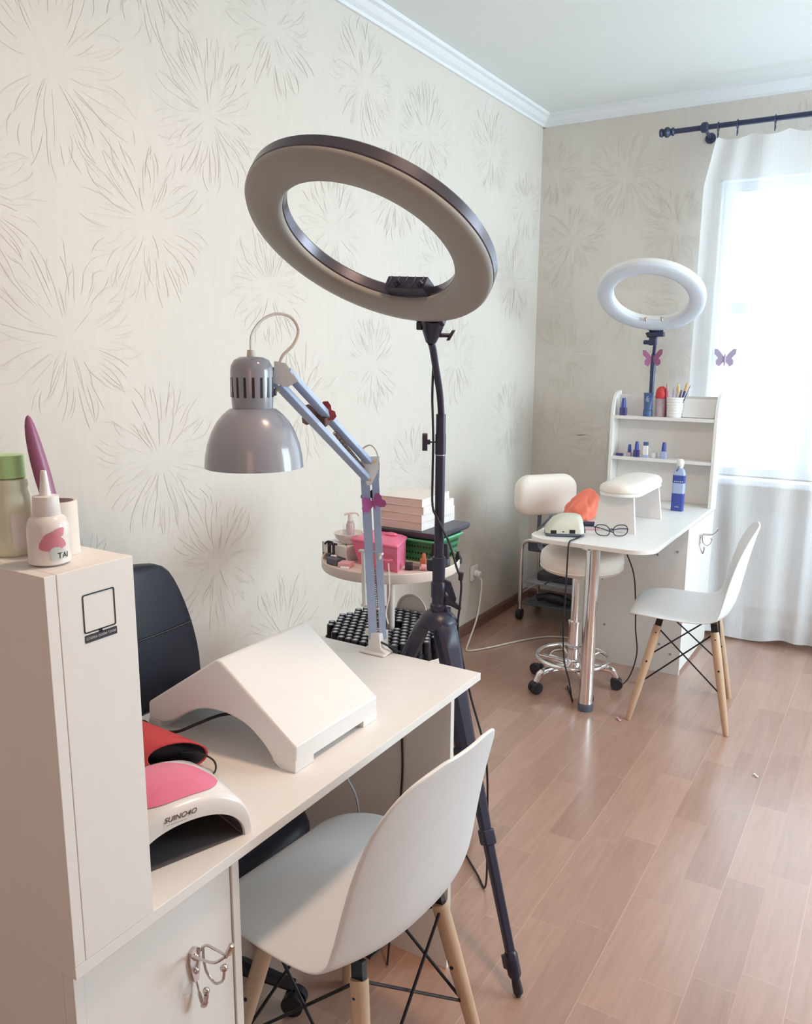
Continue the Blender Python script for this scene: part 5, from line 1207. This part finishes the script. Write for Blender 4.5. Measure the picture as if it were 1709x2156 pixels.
# nail drill machine
nm = thing('nail_drill', 'beige nail drill machine with a dark base on the far desk corner', 'nail drill', (-1.205,3.285,T))
rm = 0.42
def dm(bm, poly_rows, zs):
    rows = []
    for poly, z in zip(poly_rows, zs):
        row = []
        for u, v in poly:
            p = rotz(rm) @ V((u, v, 0)); row.append(bm.verts.new((-1.208+p.x, 3.290+p.y, z)))
        rows.append(row)
    for r_, s_ in zip(rows, rows[1:]):
        n = len(r_)
        for k in range(n): bm.faces.new((r_[k], r_[(k+1)%n], s_[(k+1)%n], s_[k]))
    bm.faces.new(rows[0][::-1]); bm.faces.new(rows[-1])
b = BM(); dm(b, [rrect(0,0,0.158,0.108,0.020,5), rrect(0,0,0.166,0.116,0.022,5), rrect(0,0,0.164,0.114,0.022,5)], [T+0.001,T+0.006,T+0.014]); obj('base_plate', b, M['slate'], nm, bevel=0.001)
b = BM(); dm(b, [rrect(0,0,0.164,0.114,0.022,5), rrect(0,0,0.160,0.110,0.024,5), rrect(0.010,0.004,0.130,0.094,0.028,5), rrect(0.018,0.008,0.098,0.076,0.030,5), rrect(0.020,0.010,0.07,0.055,0.025,5)], [T+0.0143,T+0.034,T+0.066,T+0.083,T+0.088]); hb_ = obj('housing', b, M['drill'], nm, smooth=50)
for u0, u1, z0, z1 in ((-0.060,-0.036,0.014,0.028),(-0.012,-0.003,0.021,0.025),(0.018,0.042,0.016,0.032)):
    b = BM(); st_ = 0
    for u, z in ((u0,z0),): 
        pts = []
        for uu, vv, zz in ((u0,-0.0578,z0),(u1,-0.0578,z0),(u1,-0.0560,z1),(u0,-0.0560,z1),(u0,-0.050,z0),(u1,-0.050,z0),(u1,-0.050,z1),(u0,-0.050,z1)):
            p = rotz(rm) @ V((uu, vv, 0)); pts.append(b.verts.new((-1.208+p.x, 3.290+p.y, T+zz)))
        for f in ((0,1,2,3),(7,6,5,4),(0,4,5,1),(1,5,6,2),(2,6,7,3),(3,7,4,0)): b.faces.new([pts[i] for i in f])
    obj('socket', b, M['ink'], hb_, smooth=0)
for v0, z0 in ((-0.030,0.024),(0.012,0.028)):
    p = rotz(rm) @ V((0.0825, v0, 0)); d = rotz(rm) @ V((1,0,0))
    b = BM(); c = V((-1.208+p.x, 3.290+p.y, T+z0)); cyl(b, c-d*0.006, c+d*0.004, 0.009, seg=16); obj('dial', b, M['slate'], hb_)
b = BM(); tube(b, spline([(-1.322,3.262,T+0.008),(-1.312,3.285,T+0.024),(-1.296,3.325,T+0.048),(-1.286,3.350,T+0.062)],5), [0.004]*6+[0.006]*6+[0.011]*4, 10); single('handpiece_rest', b, M['slate'], 'dark grey drill handpiece cradle at the left of the beige drill machine', 'cradle', (-1.31,3.29,T))
hp_ = thing('drill_handpiece', 'dark blue pen-shaped drill handpiece lying right of the drill machine', 'handpiece', (-1.15,3.53,T))
b = BM(); tube(b, [(-1.200,3.500,T+0.011),(-1.185,3.505,T+0.011),(-1.150,3.520,T+0.011),(-1.138,3.525,T+0.011)], [0.010,0.0115,0.011,0.008], 14); obj('grip', b, M['curtain_rod'], hp_)
b = BM(); tube(b, [(-1.1375,3.5252,T+0.011),(-1.126,3.530,T+0.010),(-1.114,3.535,T+0.008)], [0.0065,0.004,0.0015], 12); obj('tip', b, M['steel'], hp_)
b = BM(); tube(b, [(-1.165,3.425,T+0.0045),(-1.110,3.452,T+0.0045)], [0.0042,0.003], 8); single('pencil', b, M['pink_pale'], 'short pale pink stick lying between the drill and the spectacles', 'stick', (-1.14,3.44,T))
cdl = [(-1.128,3.290,T+0.020),(-1.125,3.262,T+0.006),(-1.130,3.205,T+0.0045),(-1.133,3.160,T+0.0045),(-1.134,3.146,T-0.010),(-1.134,3.142,T-0.05),(-1.136,3.142,0.50),(-1.138,3.142,0.34),(-1.130,3.150,0.22),(-1.115,3.175,0.13),(-1.110,3.21,0.03),(-1.13,3.27,0.006),(-1.2,3.40,0.006)]
b = BM(); tube(b, spline(cdl, 8), 0.0034, 8); single('power_cord', b, M['cord_black'], 'black drill cord hanging over the front edge of the far desk', 'cord', (-1.13,3.15,0.4))
b = BM(); tube(b, spline([(-1.07,3.68,0.716),(-1.05,3.67,0.62),(-1.000,3.655,0.51),(-0.980,3.645,0.38),(-0.972,3.645,0.25),(-0.958,3.64,0.14),(-0.968,3.60,0.05),(-0.99,3.55,0.008),(-1.02,3.52,0.006)],8), 0.0032, 8); single('power_cord', b, M['cord_black'], 'black cord hanging beside the stool to the floor', 'cord', (-0.97,3.63,0.25))

# spectacles lying on the far desk
gl = thing('spectacles', 'black framed spectacles lying open on the far desk', 'spectacles', (-1.02,3.36,T))
gd = V((0.118,0.066,0)).normalized(); gn = V((-gd.y, gd.x, 0)); gc = V((-1.020,3.352,T+0.004))
up_ = V((0,0,1)); tl_ = (up_*0.94+gn*0.34).normalized()
for sg in (-1, 1):
    c = gc+gd*0.038*sg+tl_*0.024
    pts = [c+gd*0.0300*math.copysign(abs(math.cos(a))**0.8, math.cos(a))+tl_*(0.0235*math.copysign(abs(math.sin(a))**0.8, math.sin(a))+0.004*math.cos(a)*sg) for a in [2*PI*k/24 for k in range(24)]]
    b = BM(); tube(b, spline(pts, 2, True)+[pts[0]], 0.0020, 8); obj('rim', b, M['black'], gl)
    b = BM(); ln_ = gd.cross(tl_); prism(b, [(0,k) for k in range(len(pts))], -0.0006, 0.0006, lambda u, k, h: tuple(pts[k]+ln_*h)); obj('lens', b, M['lens'], gl, smooth=0)
b = BM(); tube(b, spline([gc-gd*0.010+tl_*0.026, gc+tl_*0.030, gc+gd*0.010+tl_*0.026],4), 0.0024, 8); obj('bridge', b, M['black'], gl)
b = BM(); h0 = gc-gd*0.069+tl_*0.036; tube(b, spline([h0, h0+gn*0.012+gd*0.001, h0+gd*0.030-up_*0.010+gn*0.030, h0+gd*0.085-up_*0.028+gn*0.030],6), 0.0024, 8); obj('temple', b, M['black'], gl)
b = BM(); h1 = gc+gd*0.069+tl_*0.028; tube(b, spline([h1, h1+gn*0.012, h1-gd*0.030+gn*0.032-up_*0.004, h1-gd*0.075+gn*0.036-up_*0.016],6), 0.0024, 8); obj('temple', b, M['blue_dark'], gl)

# ------------------------------------------------------------------ cream stool at the far desk
stl = thing('stool', 'cream cushioned stool with a small backrest and chrome base at the far desk', 'stool', (-1.2,3.425,0))
SX, SY = -1.192, 3.430
b = BM(); lathe(b, [(0.0,0.5485),(0.150,0.5485),(0.170,0.556),(0.178,0.570),(0.181,0.574),(0.184,0.600),(0.180,0.628),(0.165,0.643),(0.120,0.651),(0.0,0.653)], (SX+0.018,SY+0.008,0), 56); obj('seat', b, M['cream'], stl, smooth=60)
b = BM(); lathe(b, [(0.1795,0.568),(0.1830,0.571),(0.1795,0.574)], (SX+0.018,SY+0.008,0), 56, closed=True); obj('piping', b, M['cream'], stl)
b = BM(); cyl(b, (SX,SY,0.535), (SX,SY,0.30), 0.018); obj('piston', b, M['chrome'], stl)
b = BM(); lathe(b, [(0.026,0.10),(0.026,0.300),(0.029,0.302),(0.029,0.312),(0.020,0.314)], (SX,SY,0), 28); obj('column', b, M['chrome'], stl)
b = BM(); lathe(b, [(0.035,0.075),(0.044,0.08),(0.044,0.125),(0.030,0.132)], (SX,SY,0), 28); obj('hub', b, M['chrome'], stl)
b = BM(); tube(b, [(SX+0.163*math.cos(2*PI*k/48), SY+0.163*math.sin(2*PI*k/48), 0.140) for k in range(49)], 0.0105, 12); fr = obj('foot_ring', b, M['chrome'], stl)
for k in range(5):
    a = math.radians(57+72*k); d = V((math.cos(a), math.sin(a), 0)); b = BM(); cyl(b, V((SX,SY,0.118))+d*0.03, V((SX,SY,0.138))+d*0.16, 0.007); obj('spoke', b, M['chrome'], fr)
for k in range(5):
    a = math.radians(21+72*k); d = V((math.cos(a), math.sin(a), 0)); c = V((SX,SY,0)); tn = V((-d.y,d.x,0))
    b = BM(); tube(b, spline([c+d*0.03+V((0,0,0.098)), c+d*0.12+V((0,0,0.098)), c+d*0.175+V((0,0,0.088)), c+d*0.198+V((0,0,0.052))],5), [0.019]*6+[0.016]*6+[0.013]*4, 12); obj('base_arm', b, M['chrome'], stl)
    b = BM(); w = c+d*0.200+V((0,0,0.027))
    for s in (-1, 1): cyl(b, w+tn*0.004*s, w+tn*0.023*s, 0.027, seg=20)
    blob(b, w+V((0,0,0.012)), 0.022, 0.022, 0.016, 14, 8); obj('caster', b, M['black'], stl, bevel=0.003)
bd = V((0.78,-0.63,0)).normalized(); bs = V((0.63,0.78,0)).normalized(); bc_ = V((-1.478,3.730,0.822))
b = BM(); outl = rrect(0,0,0.325,0.200,0.070,8)
rows = []
for d_, s in ((-0.030,0.86),(-0.026,0.94),(-0.012,0.99),(0.005,1.0),(0.020,0.97),(0.030,0.88),(0.035,0.70),(0.037,0.35)):
    rows.append([b.verts.new(bc_+bs*(u*(1-(1-s)*0.5))+V((0,0,1))*v*s+bd*(d_+0.35*u*u)) for u, v in outl])
for r_, s_ in zip(rows, rows[1:]):
    n = len(r_)
    for k in range(n): b.faces.new((r_[k], r_[(k+1)%n], s_[(k+1)%n], s_[k]))
b.faces.new(rows[0][::-1]); b.faces.new(rows[-1]); obj('backrest', b, M['cream'], stl, smooth=80)
b = BM(); pb0 = bc_-bd*0.040
tube(b, spline([pb0+V((0,0,0.03)), pb0+V((0,0,-0.10)), pb0+V((0,0,-0.235)), pb0+bd*0.06+V((0,0,-0.285)), V((SX,SY,0.540))-bd*0.06],6), 0.027, 4, flat=0.30); obj('back_post', b, M['slate'], stl, smooth=0)
b = BM(); box(b, (SX-0.08,SY-0.06,0.535), (SX+0.08,SY+0.06,0.548)); obj('seat_plate', b, M['black'], stl)
for dy in (-1, 1):
    b = BM(); p = V((SX,SY,0.530)); tube(b, [p+bs*0.02*dy, p+bs*0.12*dy-V((0,0,0.025))-bd*0.02, p+bs*0.15*dy-V((0,0,0.040))-bd*0.02], 0.004, 8); obj('height_lever', b, M['black'], stl)

# ------------------------------------------------------------------ grey rolling cart in the far corner
ca_ = thing('rolling_cart', 'grey rolling cart with chrome tube legs in the far left corner', 'cart', (-1.58, 4.28, 0))
cp = [(-1.785,4.19),(-1.44,4.19),(-1.44,4.46),(-1.785,4.46)]
for i, (x, y) in enumerate(cp):
    b = BM(); sgn = 1 if x < -1.6 else -1
    tube(b, spline([(x,y,0.062),(x,y,0.20),(x,y,0.40),(x+0.010*sgn,y,0.450),(x+0.045*sgn,y,0.468)],5), 0.0115, 12); lg = obj('leg', b, M['chrome'], ca_)
    b = BM(); cyl(b, (x-0.014,y,0.031), (x+0.014,y,0.031), 0.030, seg=20); cyl(b, (x,y,0.03), (x,y,0.066), 0.010); obj('caster', b, M['black'], lg)
for y in (4.19, 4.46):
    b = BM(); cyl(b, (-1.742,y,0.468), (-1.483,y,0.468), 0.0115); obj('top_rail', b, M['chrome'], ca_)
b = BM(); box(b, (-1.772,4.203,0.215), (-1.452,4.447,0.228)); obj('shelf', b, M['grey_shelf'], ca_, bevel=0.003)
b = BM(); box(b, (-1.760,4.21,0.400), (-1.47,4.44,0.455)); obj('basin', b, M['slate'], ca_, bevel=0.01)
b = BM(); box(b, (-1.772,4.203,0.085), (-1.452,4.447,0.098)); obj('shelf', b, M['slate'], ca_, bevel=0.003)
b = BM(); cyl(b, (-1.785,4.19,0.150), (-1.785,4.46,0.150), 0.006); cyl(b, (-1.44,4.19,0.150), (-1.44,4.46,0.150), 0.006); obj('side_rod', b, M['chrome'], ca_)
b = BM(); tube(b, spline([(-1.69,4.225,0.104+0.03),(-1.65,4.225,0.145),(-1.56,4.23,0.140),(-1.50,4.235,0.125)],4), [0.020]*5+[0.030]*5+[0.024]*3, 12); 
single('dark_shoe', b, M['black'], 'dark slipper on the lower shelf of the grey rolling cart', 'slipper', (-1.60,4.23,0.1), smooth=60)
b = BM(); prism(b, rrect(-1.60,4.33,0.24,0.16,0.03), 0.2285, 0.268, XY); single('dark_tray', b, M['lid_grey'], 'dark shallow tray on the middle shelf of the rolling cart', 'tray', (-1.60,4.33,0.2285), bevel=0.004)

# small scraps on the floor by the far chair
for (x, y, s, lab) in ((-0.90,3.19,0.030,'curled pinkish paper scrap on the floor beside the chrome table leg'),(-0.335,2.995,0.022,'tiny white paper scrap on the floor in the window glare')):
    b = BM(); rows = [[b.verts.new((x+s*(k/6-0.5), y+s*0.4*(j-0.5)+0.3*s*math.sin(k), 0.0015+0.004*math.sin(PI*k/6)+0.001*j)) for k in range(7)] for j in range(2)]
    for k in range(6): b.faces.new((rows[0][k], rows[0][k+1], rows[1][k+1], rows[1][k]))
    single('paper_scrap', b, M['pink_pale'] if s > 0.025 else M['paper'], lab, 'scrap', (x,y,0.001), solid=0.0006)
